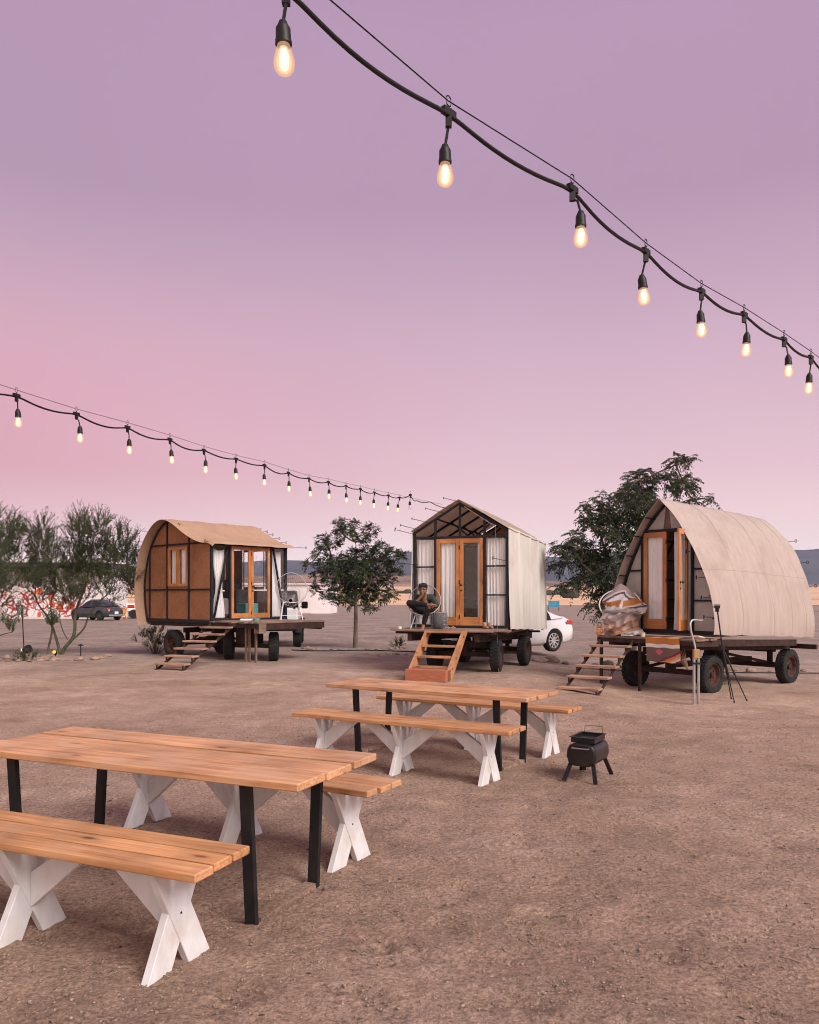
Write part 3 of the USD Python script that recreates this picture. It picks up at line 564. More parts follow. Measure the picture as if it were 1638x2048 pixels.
for x, z in ((0.0, 3.79), (-.38, 3.56), (-.72, 3.34), (-1.0, 3.20), (-hw, 3.10)): tie_rod(w, (x - .1, -.05, z), (-.96, -.1, .26), .30 if x else .25, .02 if x > -1.1 else .04)
tie_rod(w, (-hw - .02, -.05, 2.38), (-.98, -.1, .1), .40, .02)
tie_rod(w, (hw - .12, -.06, 2.44), (-.6, -.75, .15), .22, .03)
obj(w, 'hanging_wire', MB().tube([(hw - .25, -.12, 3.17), (hw - .25, -.2, 2.5), (hw - .18, -.25, 1.7), (hw - .16, -.3, .6), (hw - .12, -.35, .02)], .004, 4).tube([(.2, -.3, 3.62), (.6, -.25, 3.35), (hw - .25, -.12, 3.17)], .008, 5), mOldtread)
# stair of the middle cabin
st = thing('steps', 'open redwood stair with notched side boards leading up to the gabled cabin', 'stairs', (.345, 15.42, 0), -21.0)
for sx in (-1, 1):
    x = sx * .40; q = Polygon([(0, -.01), (.24, -.01), (1.28, .88), (1.28, .93), (1.02, .93), (-.02, .16)])
    for c in ((.26, .20), (.48, .39), (.72, .59), (.97, .79)): q = q.difference(Polygon([(c[0], c[1]), (c[0] + .09, c[1] - .005), (c[0] + .09, c[1] + .045), (c[0] + .02, c[1] + .05)]))
    obj(st, 'side_board', MB().prism(q, .04, (x, 0, 0), (0, 1, 0), (0, 0, 1)), mRedwood)
for y, z in ((.30, .245), (.54, .43), (.80, .63), (1.10, .905)): obj(st, 'tread', MB().bbox((0, y, z), (.755, .22, .038), .004), mRedwood)
obj(st, 'bottom_step', MB().bbox((0, .03, .11), (.84, .30, .23), .006), mat('red_stained_board', (.33, .10, .055), (.42, .15, .085), scale=6, stretch=(1, 8, 8), rough=.7))

# ------------------------------------------------------------------ right wagon (pointed arch)
OR = (5.1, 15.77, -.2)
w = thing('arched_wagon_cabin', 'pointed-arch cabin under a big pale canvas on a wagon at the right edge', 'cabin wagon', OR, -51.6, 'canvas cabins on farm wagons')
G = .2                                                            # the wagon stands in the dip: local z = world z + .2
AR = np.array([(0, 3.56), (.199, 3.365), (.424, 3.094), (.608, 2.788), (.77, 2.488), (.912, 2.194), (1.018, 1.937), (1.104, 1.651), (1.16, 1.399), (1.185, 1.179), (1.165, .93)]) + (0, G)
side = arc_resample(smooth_line(AR, 60), 34); full = np.vstack([side[::-1] * (-1, 1), side[1:]])
AR2 = np.array([(0, 3.575), (.16, 3.47), (.35, 3.32), (.54, 3.10), (.709, 2.84), (.86, 2.54), (.981, 2.23), (1.06, 1.94), (1.12, 1.63), (1.155, 1.35), (1.15, .93)]) + (0, G)
side2 = arc_resample(smooth_line(AR2, 60), 34); full2 = np.vstack([side2[::-1] * (-1, 1), side2[1:]])
tilt3 = lambda y: -.042 * np.maximum(y + .25, 0)
def arch(y, inset=0.0, cut=None):
    k = float(np.clip((y + .26) / 1.6, 0, 1)) ** .7; p = full * (1 - k) + full2 * k; c = np.array([0, 2.3 + G]); p = c + (p - c) * (1 - inset / 1.25); p[:, 1] += tilt3(y)
    return p
ys = np.linspace(-.26, 3.74, 60)
def prof3(y):
    p = arch(y); k = np.linspace(-1, 1, len(p)); p = p.copy()
    p[:, 1] += .007 * np.sin(y * 7 + 2) * (np.abs(k) > .93) ; return p
P = canvas_sheet(prof3, ys, wr=.026, seed=12)
for c in (.75, 1.95, 2.7, 3.3): P[..., 0] += (np.sign(P[..., 0]) * .014 * np.exp(-((P[..., 1] - c - .06 * np.sin(P[..., 2] * 2)) / .045) ** 2)); P[..., 2] += .010 * np.exp(-((P[..., 1] - c) / .05) ** 2)
obj(w, 'canvas_cover', MB().grid(P, .005), mCanvas, smooth=True)
mSeam = mat('canvas_seam', (.40, .305, .255), (.46, .36, .30), scale=9, rough=.95)
for yc in (.78, 1.98, 2.72, 3.32):
    k = int(np.argmin(np.abs(ys - yc))); q = P[k] + np.c_[np.sign(P[k][:, 0]) * .004, np.zeros(len(P[k])), np.full(len(P[k]), .003)]
    obj(w, 'seam', MB().tube(q, .007, 5), mSeam, smooth=True)
for kk in (52,):
    obj(w, 'seam', MB().tube(P[:, kk] + (.005, 0, .003), .005, 5), mSeam, smooth=True)
def arch_rib(y, inset=.06, t=.05):
    p = arch(y, inset); return MB().tube(np.c_[p[:, 0], np.full(len(p), y), p[:, 1]], t / 2, 6)
for y in (0.0, 1.2, 2.4, 3.6): obj(w, 'arch_rib', arch_rib(y), mFrame, smooth=30)
b = MB()
for fr in (3, 8, 13, 18, 23, 28):
    for p in (arch(0, .045)[fr], arch(0, .045)[-1 - fr]):
        obj(w, 'purlin', MB().bar((p[0], -.24, p[1]), (p[0], 3.55, p[1] - .15), .022, .022), mFrame)
def arch_x(z):                                                    # half width of the front frame at height z
    p = arch(0, .07)[len(full) // 2:]; return float(np.interp(-z, -p[:, 1], p[:, 0]))
xd0, xd1, zd = -.56, .57, 2.938 + G; zf = .96 + G
for x in (xd0, xd1): obj(w, 'frame_post', post(x, zf - .04, 2.74 + G), mFrame)
obj(w, 'frame_rail', MB().box((0, -.003, zd + .02), (2 * arch_x(zd) - .10, .044, .045)), mFrame)
obj(w, 'sill', MB().box((0, -.004, zf - .01), (2.14, .06, .06)), mFrame)
mPanelCloth = mat('panel_cloth', (.47, .43, .42), (.56, .52, .51), scale=5, rough=.9, trans=.2)
for sgn in (-1, 1):
    for z in (2.17, 1.56):
        a = arch_x(z + G); obj(w, 'frame_rail', MB().box((sgn * (.585 + a) / 2, -.001, z + G), (a - .585, .038, .035)), mFrame)
    zz = np.linspace(zf + .02, zd, 14); q = [(.59, z) for z in zz] + [(max(arch_x(z) - .012, .592), z) for z in zz[::-1]]
    obj(w, 'side_panel', MB().prism(Polygon([(sgn * x, z) for x, z in q]).buffer(0), .006, (0, .03, 0)), mPanelCloth)
    tri = [(sgn * .09, zd + .05), (sgn * (arch_x(zd + .05) - .02), zd + .05), (sgn * .16, 3.32 + G), (sgn * .03, 3.43 + G)]
    obj(w, 'gable_panel', MB().prism(Polygon(tri).buffer(0), .006, (0, .03, 0)), mPanelCloth)
obj(w, 'gable_cloth', MB().prism(Polygon([(-.09, zd + .05), (.09, zd + .05), (.02, 3.45 + G), (-.02, 3.45 + G)]), .006, (0, .045, 0)), mat('brown_cloth', (.16, .10, .085), (.21, .14, .12), rough=.95))
leaf_door(w, xd0 + .03, .0, zf + .03, zd - .01, 0.0, curtain=(xd0 + .10, -.10), knob=0)
Mo = T((xd1 - .09, -.03, 0)) @ trimesh.transformations.rotation_matrix(math.radians(105), (0, 0, 1)) @ T((-(xd1 - .03), .0, 0))
leaf_door(w, .006, xd1 - .03, zf + .03, zd - .01, 0.0, curtain=(.12, xd1 - .13), knob=-1, M=Mo)
curtain_sheet(w, .10, .46, zf + .02, zd - .02, .09, waves=4, amp=.022)
obj(w, 'cabin_floor', MB().box((0, 1.8, zf - .07), (2.1, 3.5, .04)), mOldwood)
obj(w, 'back_wall', MB().prism(Polygon(arch(3.6, .1)).buffer(0), .01, (0, 3.6, 0)), mInner)
bed = obj(w, 'bed', MB().bbox((.0, 2.4, 1.3 + G), (1.5, 1.9, .55), .06), stage.GetPrimAtPath('/World/Looks/bed_linen') and UsdShade.Material.Get(stage, '/World/Looks/bed_linen'))
zd_ = .855 + G
for k in range(5): obj(w, 'deck_plank', MB().bbox((R.normal(0, .015), -.76 + .15 * (k + .5), zd_ - .02), (2.24, .138, .04), .004), mOldwood)
for x in (-.8, .8): obj(w, 'deck_beam', MB().bar((x, -.72, zd_ - .125), (x, 3.3, zd_ - .125 - .15), .09, .17), mRust)
obj(w, 'deck_beam', MB().bar((-1.1, -.74, zd_ - .08), (1.1, -.74, zd_ - .08), .06, .08), mRust)
obj(w, 'side_sill', MB().bar((1.06, -.7, zd_ - .07), (1.06, 3.1, zd_ - .07 - .12), .05, .13), mRust)
obj(w, 'cross_beam', MB().bar((-1.05, 3.72, zd_ - .30), (1.22, 3.72, zd_ - .30), .08, .1), mRust)
gear(w, 0, (-.80, .82), .12, 3.07, zd_ - .20)
for x, y, s, yaw in ((-.82, .13, -1, 0), (.87, .11, 1, 0), (-.80, 3.07, -1, 0), (.90, 3.07, 1, 0)): wheel(w, x, y, 0, .36, .22, yaw, s)
obj(w, 'porch_post', MB().bar((-1.05, -.70, 0), (-1.05, -.70, zd_ - .04), .05, .05, (0, 1, 0)), mRust)
obj(w, 'porch_post', MB().bar((-.10, -.74, -.02), (-.10, -.74, zd_ - .06), .05, .05, (0, 1, 0)), mRust)
for f in (6, 12, 18, 24): tie_rod(w, (arch(3.74)[-1 - f][0] * .97, 3.70, arch(3.74)[-1 - f][1]), (.35, .9, .1), .22, .03) if f > 8 else None
for i, z in enumerate((2.74, 2.5, 2.0, 1.62, 1.25)): tie_rod(w, (arch_x(z + G) - .01, -.1, z + G), (-.95, -.3, .02), .17, .032, .02)
tie_rod(w, (-1.16, -.2, 1.26 + G), (-.95, -.25, .02), .20, .04)
obj(w, 'brush_bundle', (lambda b: [b.tube([(.86 + R.normal(0, .012), -.58, .50), (.86 + R.normal(0, .012), -.58 - .02, .48), (.62 + .34 * k / 13 + R.normal(0, .02) - .22, -.60 + R.normal(0, .02), .92 + R.normal(0, .03))], .008, 4) for k in range(14)] and b)(MB()), mOldtread)
st = stairs('long open stair of brown treads on rusty iron leading to the arched cabin', (2.90, 13.85, -.13), -33.0, .40, .166, .76, 5, mOldtread)

# ------------------------------------------------------------------ left wagon (curved back, glazed long side)
OL = (-4.305, 21.488, 0)
w = thing('curved_wagon_cabin', 'woven-panelled cabin with curved back and tan roof on a wagon at the left', 'cabin wagon', OL, 50.0, 'canvas cabins on farm wagons')
WL = 2.58; hx = WL / 2
GP = np.array([(0.0, 1.02), (0.0, 3.04), (.42, 3.16), (.958, 3.40), (1.518, 3.655), (1.851, 3.70), (2.191, 3.58), (2.538, 3.28), (2.794, 2.916), (2.957, 2.489), (3.045, 2.057), (3.045, 1.622), (2.924, 1.01)])
crv = smooth_line(GP[1:], 60)                                      # (y, z)
out = np.vstack([GP[:1], crv])
def gz(y):                                                        # roof height over y (front to the back's widest point)
    k = crv[:40]; return float(np.interp(y, k[:, 0], k[:, 1]))
for x in (-hx, hx):
    obj(w, 'arch_rib', MB().tube(np.c_[np.full(len(crv), x), crv], .035, 6), mFrame, smooth=30)
obj(w, 'floor_frame', MB().box((0, 1.46, .985), (WL + .06, 2.96, .07)), mFrame)
obj(w, 'cabin_floor', MB().box((0, 1.46, 1.03), (WL - .1, 2.8, .02)), mOldwood)
from shapely.geometry import box as sbox
gable = Polygon(out).buffer(0)
cols = (0.0, .93, 1.94, 2.79, 3.2); rows = (1.02, 1.83, 3.05, 3.8)
for i in range(4):
    for j in range(3):
        c = gable.buffer(-.03).intersection(sbox(cols[i] + .024, rows[j] + .02, cols[i + 1] - .024, rows[j + 1] - .02))
        if c.is_empty or c.area < .002: continue
        if (i, j) == (1, 1): c = c.difference(sbox(.995, 1.93, 1.875, 2.96))
        for q in getattr(c, 'geoms', [c]):
            mb = MB().prism(q, .018, (-hx + .012, 0, 0), (0, 1, 0), (0, 0, 1)); obj(w, 'woven_panel', mb, mBurlap)
        mb = MB().prism(c if (i, j) != (1, 1) else c, .012, (hx - .012, 0, 0), (0, 1, 0), (0, 0, 1)); obj(w, 'far_panel', mb, mInner)
for y in cols[1:-1]: obj(w, 'frame_post', MB().box((-hx, y, (1.02 + min(gz(y), 3.7)) / 2 if y < 2.5 else 1.95), (.05, .05, (gz(y) if y < 2.5 else 2.9) - 1.02)), mFrame)
for z, y1 in ((1.83, 3.05), (3.05, 2.70)): obj(w, 'frame_rail', MB().box((-hx - .003, y1 / 2, z), (.05, y1, .042)), mFrame)
# gable window
wf = obj(w, 'window', MB().box((-hx, .985 + .035, 2.445), (.06, .07, 1.03)).box((-hx, 1.885 - .035, 2.445), (.06, .07, 1.03)).box((-hx, 1.435, 2.445), (.058, .13, 1.03)).box((-hx, 1.435, 2.94), (.056, .83, .07)).box((-hx, 1.435, 1.955), (.056, .83, .07)), mDoor)
for y in (1.21, 1.66): obj(wf, 'pane', MB().box((-hx, y, 2.445), (.005, .33, .92)), mGlass)
for y in (1.21, 1.66):
    u = np.linspace(y - .17, y + .17, 24); zz = np.linspace(1.97, 2.92, 6); U, Z = np.meshgrid(u, zz, indexing='ij')
    obj(wf, 'curtain', MB().grid(np.stack([-hx + .06 + .012 * np.sin(U * 70), U, Z], -1), .002), mCurtain, smooth=True)
# glazed front (local y = 0), x from -hx
X0 = -hx
for x in (.04, .62, 2.0, 2.54): obj(w, 'frame_post', MB().box((X0 + x, 0, 2.03), (.07 if x in (.04, 2.54) else .055, .06, 2.03)), mFrame)
obj(w, 'frame_rail', MB().box((0, -.004, 3.035), (WL + .04, .065, .06)), mFrame)
obj(w, 'sill', MB().box((0, -.004, 1.045), (WL - .02, .062, .05)), mFrame)
for a, b_, d in ((.08, .59, 1), (2.03, 2.50, -1)):
    obj(w, 'pane', MB().box((X0 + (a + b_) / 2, .01, 2.03), (b_ - a, .005, 1.92)), mGlass)
    obj(w, 'diagonal_brace', MB().bar((X0 + (a + .03 if d > 0 else b_ - .03), -.012, 1.09), (X0 + (b_ - .05 if d > 0 else a + .05), -.012, 2.98), .035, .055, (0, 1, 0)), mFrame)
curtain_sheet(w, X0 + .17, X0 + .52, 1.09, 2.90, .10, gather=.45, waves=5, amp=.02, top_sag=.05)
curtain_sheet(w, X0 + 2.08, X0 + 2.46, 1.09, 2.92, .10, waves=7, amp=.022, top_sag=.03)
leaf_door(w, X0 + .655, X0 + 1.306, 1.0, 2.995, .0, knob=0)
leaf_door(w, X0 + 1.312, X0 + 1.968, 1.0, 2.995, .0, knob=-1)
obj(w, 'back_lining', MB().grid(np.stack(np.broadcast_arrays(np.linspace(-hx + .05, hx - .05, 6)[:, None], (crv[:, 0] - .05)[None], (crv[:, 1] - .06)[None]), -1), .004), mInner, smooth=True)
obj(w, 'stool', MB().bbox((.35, .55, 1.25), (.45, .4, .42), .02), mat('teal_paint', (.05, .22, .24), (.08, .28, .30)))
obj(w, 'armchair', MB().bbox((.55, 1.15, 1.45), (.6, .55, .8), .06).bbox((.55, 1.45, 1.85), (.55, .18, .6), .05), mat('dark_fabric', (.03, .028, .03), (.05, .046, .05), rough=.95))
obj(w, 'bed', MB().bbox((-.5, 1.8, 1.35), (1.2, 1.6, .5), .06), UsdShade.Material.Get(stage, '/World/Looks/bed_linen'))
# tan canvas over roof and back, with a flap hanging at the near front corner
xs_ = np.r_[np.linspace(-hx - .30, -hx - .02, 6), np.linspace(-hx + .1, hx + .12, 26)]
cv = arc_resample(np.vstack([(-.16, 2.985), (-.02, 3.075), crv[3:] * (1, 1) + [(0, .0)] * len(crv[3:]), (2.86, .90)]), 60)
cen = np.array([1.4, 2.0]); X, K = np.meshgrid(xs_, np.arange(60), indexing='ij')
off = cv + .045 * np.array([unit(p - cen) for p in cv]); Y, Z = off[K, 0], off[K, 1]
ovh = np.clip((-hx - X) / .30, 0, 1)
Z = Z - ovh ** 1.5 * .045 * np.exp(-((Y - .45) / .5) ** 2) - .02 * ovh + .0 * X
Y = Y + ovh * .0
shift = ovh * np.exp(-((K - 0) / 7.0) ** 2)
X = X + shift * .22; Z = Z - shift * .05
Z = Z - .012 * np.sin((X + hx) / WL * 3 * np.pi) ** 2 + (meshkit.fbm(np.stack([X * 2.5, Y * 2, Z * 2], -1), 3, 21) - .5) * .022
obj(w, 'canvas_roof', MB().grid(np.stack([X, Y, Z], -1)[:, ::-1], .005), mCanvasTan, smooth=True)
for z_, y_ in ((3.03, -.03), (3.20, .5), (3.33, .8), (3.46, 1.1), (3.56, 1.35), (3.66, 1.6)): tie_rod(w, (hx + .05, y_, z_), (.98, -.15, .03), .30 if y_ > 0 else .55, .035 if y_ != 1.6 else .01)
for k in (30, 34, 38, 43, 47, 51, 54): tie_rod(w, (-hx - .02, off[k][0] + .01, off[k][1]), (-.9, .42, .02), .50, .04)
tie_rod(w, (-hx - .02, 0, 3.06), (-1, -.1, .05), .12, .035); tie_rod(w, (-hx, 1.2, 3.56), (-1, -.1, -.02), .12, .035)
# porch and gear
for k in range(12): e = R.normal(0, .02, 2); obj(w, 'deck_plank', MB().bbox((-.15 + e[0], -1.87 + .155 * (k + .5), 1.0 + R.normal(0, .003)), (2.26 + e[1] + (.32 if k in (2, 5) else 0), .144, .04), .004), mOldwood)
obj(w, 'deck_beam', MB().bar((-1.22, -1.85, .92), (-1.22, 2.8, .90), .09, .11), mRust); obj(w, 'deck_beam', MB().bar((.85, -1.85, .88), (.85, 2.8, .88), .09, .18), mRust); obj(w, 'deck_beam', MB().bar((-1.28, -1.86, .90), (.95, -1.86, .90), .05, .15), mRust)
obj(w, 'corner_block', MB().box((-1.13, -1.79, .86), (.22, .20, .24)), mOldwood)
for y in (-.9, .3, 1.5): obj(w, 'cross_beam', MB().bar((-1.25, y, .93), (1.1, y, .93), .08, .07), mRust)
gear(w, 0, (-1.05, .5), .5, 1.79, .86)
for x, y, s, yaw in ((-1.18, 1.78, -1, 0), (.45, 1.78, 1, 0), (-.74, -.05, 1, -42), (-.28, -1.30, 1, -42)): wheel(w, x, y, 0, .37, .25, yaw, s)
obj(w, 'front_axle_beam', MB().bar((-.72, -.10, .37), (-.32, -1.2, .37), .1, .1).box((-.5, -.6, .62), (.5, .5, .4)), mRust)
for x, y in ((-1.1, -1.35), (-1.12, -1.62), (-1.05, -1.15)): obj(w, 'porch_post', MB().bar((x, y, -.02), (x, y, .85), .045, .045, (0, 1, 0)), mOldwood)
stairs('low open stair of brown treads leading to the porch of the curved cabin', (-5.36, 17.62, 0), -21.5, .33, .152, .80, 6, mOldtread)

# ------------------------------------------------------------------ trees
def leaf_quads(P, D, U, ln, wd):
    """folded leaf blades: base P, direction D, up U -> two triangles each side of the midrib"""
    S = np.cross(D, U); S /= np.linalg.norm(S, axis=1, keepdims=True) + 1e-9
    U2 = np.cross(S, D); ln, wd = np.asarray(ln)[:, None], np.asarray(wd)[:, None]
    a = P; m = P + D * ln * .5; e = P + D * ln - U2 * ln * .12; l = m + S * wd + U2 * wd * .3; r = m - S * wd + U2 * wd * .3
    n = len(P); v = np.stack([a, l, e, r], 1).reshape(-1, 3); k = np.arange(n)[:, None] * 4
    return v, np.vstack([k + [0, 1, 2], k + [0, 2, 3]])
def rnd_dir(n, rg):
    d = rg.normal(size=(n, 3)); return d / np.linalg.norm(d, axis=1, keepdims=True)
def make_tree(name, label, loc, trunk, lobes, sprays, mleaf, mbark, spray, seed, depth=.75, group=None, limb_r=.03):
    """trunk: list of chains [(p, r)...] ; lobes: (x, z, r) seen from the front, with depth filled in; spray(base, dir, rg) -> leaf arrays"""
    rg = np.random.default_rng(seed); t = thing(name, label, 'tree', loc, 0, group)
    tb = MB()
    for c in trunk: tb.tube(smooth_line([p for p, _ in c], 4 * len(c)), np.interp(np.linspace(0, 1, 4 * len(c)), np.linspace(0, 1, len(c)), [r for _, r in c]), 9)
    obj(t, 'trunk', tb, mbark, smooth=50)
    nodes = [np.array(p, float) for c in trunk for p, _ in c[1:]]
    lb, lv, lf, n0 = MB(), [], [], 0
    for (x, z, r, *rest) in lobes:
        y = rest[0] if rest else rg.normal(0, depth * .5)
        cpt = vec(x, y, z); base = min(nodes, key=lambda q: np.linalg.norm(q - cpt) + .6 * max(0, q[2] - z + .2)); mid = (base + cpt) / 2 + rg.normal(0, .06, 3) + vec(0, 0, .05)
        L = smooth_line([base, mid, cpt], 7); lb.tube(L, np.linspace(limb_r, limb_r * .35, 7), 5)
        nodes += [mid, cpt]
        ns = int(sprays * r * r * (1 if len(rest) < 2 else rest[1]))
        for _ in range(max(ns, 6)):
            d = rnd_dir(1, rg)[0]; q = cpt + d * r * rg.uniform(.25, 1.0) ** .6 * vec(1, 1, .92)
            s0 = cpt + (q - cpt) * rg.uniform(.0, .4)
            if rg.random() < (.45 if limb_r > .02 else .2): lb.tube([s0, (s0 + q) / 2 + rg.normal(0, .02, 3), q], [limb_r * .22, limb_r * .15, .002], 3, cap=False)
            v, f = spray(q, unit(q - cpt + vec(0, 0, .1)), rg); lv.append(v); lf.append(f + n0); n0 += len(v)
    obj(t, 'limbs', lb, mbark)
    obj(t, 'crown', trimesh.Trimesh(np.vstack(lv), np.vstack(lf), process=False), mleaf)
    return t
def pinnate(n, ln, lw, rach, droop):
    def f(q, d, rg):
        P, D = [], []
        for _ in range(rg.integers(2, 4)):
            a = unit(d * .8 + rnd_dir(1, rg)[0] * .8 + vec(0, 0, -droop * .35)); L = rach * rg.uniform(.7, 1.2)
            for i in range(n):
                u = (i + .6) / n; p = q + a * L * u - vec(0, 0, droop * L * u * u)
                ax = unit(a - vec(0, 0, 2 * droop * u)); s = unit(np.cross(ax, vec(0, 0, 1)) + 1e-6)
                for sg in (-1, 1): P.append(p); D.append(unit(ax * .55 + s * sg * .8 - vec(0, 0, .25 + droop * .3) + rg.normal(0, .12, 3)))
            P.append(q + a * L - vec(0, 0, droop * L)); D.append(unit(a - vec(0, 0, 2 * droop)))
        P, D = np.array(P), np.array(D); U = rnd_dir(len(P), rg) * .5 + vec(0, 0, 1)
        return leaf_quads(P, D, U, ln * rg.uniform(.7, 1.25, len(P)), lw * rg.uniform(.8, 1.2, len(P)))
    return f
mLeafA = mat('ash_leaves', (.028, .043, .022), (.068, .088, .036), scale=2.4, rough=.6, trans=.22, detail=8)
mLeafB = mat('drooping_leaves', (.024, .036, .021), (.070, .088, .038), scale=1.8, rough=.6, trans=.22, detail=8)
mLeafC = mat('desert_foliage', (.036, .046, .023), (.095, .108, .050), scale=2.0, rough=.7, trans=.15, detail=7)
S1 = 62.35
def L7(cx, cy, r, *k): return ((cx / 5.85 + 560 - 711.3) / S1, 1.62 - (cy / 5.85 + 1020 - 1195) / S1, r / 5.85 / S1, *k)
lob = [L7(a[0], a[1], a[2] * .86) for a in ((850, 130, 60), (700, 210, 80), (800, 270, 110), (1060, 240, 90), (1000, 340, 90), (490, 310, 60), (480, 420, 85), (450, 520, 70), (620, 400, 90), (340, 640, 60), (400, 740, 70), (560, 620, 120), (720, 600, 140),
       (420, 950, 60), (500, 1000, 55), (390, 900, 40), (900, 560, 130), (1060, 520, 130), (1180, 450, 110), (1320, 520, 90), (1420, 560, 60), (1440, 500, 40), (1200, 620, 120), (1330, 660, 80), (1360, 760, 70), (1280, 840, 90), (1330, 990, 70), (1180, 980, 110),
       (1050, 1110, 70), (1080, 1150, 45), (900, 720, 170), (750, 800, 150), (1050, 780, 160), (600, 780, 120), (640, 960, 90), (760, 1010, 100), (900, 960, 140), (1020, 960, 110), (640, 1060, 60), (830, 1060, 70), (730, 130, 30))]
make_tree('shade_tree', 'young round-crowned leafy tree between the curved cabin and the gabled cabin', (-1.73, 25.5, 0),
          [[((-.01, 0, -.1), .085), ((0, 0, .5), .065), ((.01, 0, 1.35), .058), ((0, .02, 1.9), .05), ((.02, 0, 2.6), .03), ((.0, 0, 3.4), .012)], [((.0, 0, 1.4), .035), ((-.35, .1, 2.0), .025), ((-.7, .1, 2.6), .012)], [((.0, 0, 1.45), .035), ((.4, -.1, 2.0), .025), ((.8, 0, 2.5), .012)]],
          lob, 640, mLeafA, mBark, pinnate(3, .085, .019, .15, .25), 3)
S2 = 1590 / 20.5
def L5(cx, cy, r, *k): return ((cx / 4.31 + 1060 - 819) / S2 - 5.7, 1.62 - (cy / 4.31 + 900 - 1195) / S2 + .2, r / 4.31 / S2, *k)
lob = [L5(a[0], a[1], a[2] * .84) for a in ((1310, 130, 45), (1240, 210, 45), (1150, 160, 70), (1060, 150, 45), (960, 200, 60), (900, 205, 35), (1180, 250, 80), (1340, 270, 65), (1380, 320, 40), (920, 290, 60), (1030, 300, 90), (1240, 340, 100), (1120, 360, 110), (790, 350, 60), (880, 380, 90), (640, 400, 55), (720, 420, 70), (560, 480, 60), (480, 490, 45),
       (640, 520, 90), (780, 500, 110), (920, 480, 120), (1450, 430, 35), (1480, 460, 25), (1400, 450, 35), (440, 560, 55), (540, 600, 80), (680, 620, 110), (800, 620, 110), (500, 680, 50), (640, 730, 80), (760, 740, 90), (340, 780, 70), (430, 800, 80), (560, 830, 90), (220, 860, 60), (320, 880, 80), (180, 900, 35), (460, 900, 90), (620, 900, 110), (720, 880, 90), (260, 990, 60), (360, 960, 60),
       (560, 990, 110), (660, 1050, 120), (460, 1090, 60), (340, 1170, 55), (260, 1200, 45), (420, 1170, 60), (560, 1150, 110), (640, 1230, 90), (540, 1280, 70), (600, 1340, 60), (500, 1350, 35), (1000, 620, 140), (950, 800, 160), (900, 1000, 150), (1150, 550, 120), (1250, 700, 130))]
make_tree('shade_tree', 'tall dark tree with drooping feathery leaves rising behind the arched cabin', (5.7, 20.5, -.2),
          [[((0, 0, -.1), .15), ((.02, 0, .7), .12), ((-.05, 0, 1.5), .11), ((.05, .1, 2.4), .08), ((.2, 0, 3.6), .04), ((.3, 0, 4.8), .015)], [((-.03, 0, 1.2), .07), ((-.6, -.1, 2.0), .05), ((-1.3, -.1, 2.7), .02)], [((0, 0, 1.6), .07), ((-.5, .2, 2.8), .04), ((-.8, .1, 3.6), .02)]],
          lob, 500, mLeafB, mBark, pinnate(5, .085, .016, .26, .55), 8, depth=.9)
def whisk(ln, n, up, nl):
    """a plume of thin upright twigs set with tiny leaves"""
    def f(q, d, rg):
        P, D, Ls, Ws = [], [], [], []
        for _ in range(n):
            a = unit(d * .8 + rnd_dir(1, rg)[0] * .45 + vec(0, 0, up)); L = ln * rg.uniform(.5, 1.2); bend = rg.normal(0, .25, 3)
            p = q.copy(); k = 4
            for i in range(k):
                a = unit(a + bend / k); P.append(p.copy()); D.append(a); Ls.append(L / k * 1.1); Ws.append(.004); p = p + a * L / k
                for _ in range(nl): P.append(p - a * L / k * rg.random()); D.append(unit(a * .8 + rnd_dir(1, rg)[0])); Ls.append(rg.uniform(.03, .06)); Ws.append(.0065)
        P, D = np.array(P), np.array(D)
        return leaf_quads(P, D, rnd_dir(len(P), rg), Ls, Ws)
    return f
S3 = 1590 / 22.4
def L4(cx, cy, r, *k): return ((cx / 3.9 - 819) / S3 + 9.75, 1.62 - (cy / 3.9 + 1000 - 1195) / S3, r / 3.9 / S3, *k)
lob = [L4(*a) for a in ((600, 260, 90), (680, 220, 90), (760, 220, 90), (840, 270, 80), (560, 220, 60), (920, 330, 90), (1000, 300, 70), (420, 360, 70), (380, 340, 50), (480, 400, 70), (640, 360, 110), (760, 360, 120), (880, 420, 110), (980, 430, 90), (600, 480, 120), (720, 490, 120), (840, 530, 120), (960, 540, 100), (1030, 480, 70), (1030, 600, 60), (940, 640, 90), (1010, 720, 70), (820, 640, 110), (700, 600, 120), (560, 580, 120),
       (450, 520, 110), (340, 480, 90), (330, 600, 110), (440, 640, 110), (250, 560, 90), (240, 660, 90), (340, 720, 90), (480, 740, 90), (600, 700, 90), (900, 740, 80), (700, 730, 60), (560, 800, 50), (400, 850, 40), (460, 950, 35), (520, 960, 30), (620, 800, 50))]
tx = 490 / 3.9; 
def tp(cx, cy, y=0.0): p = L4(cx, cy, 1); return (p[0], y, p[1])
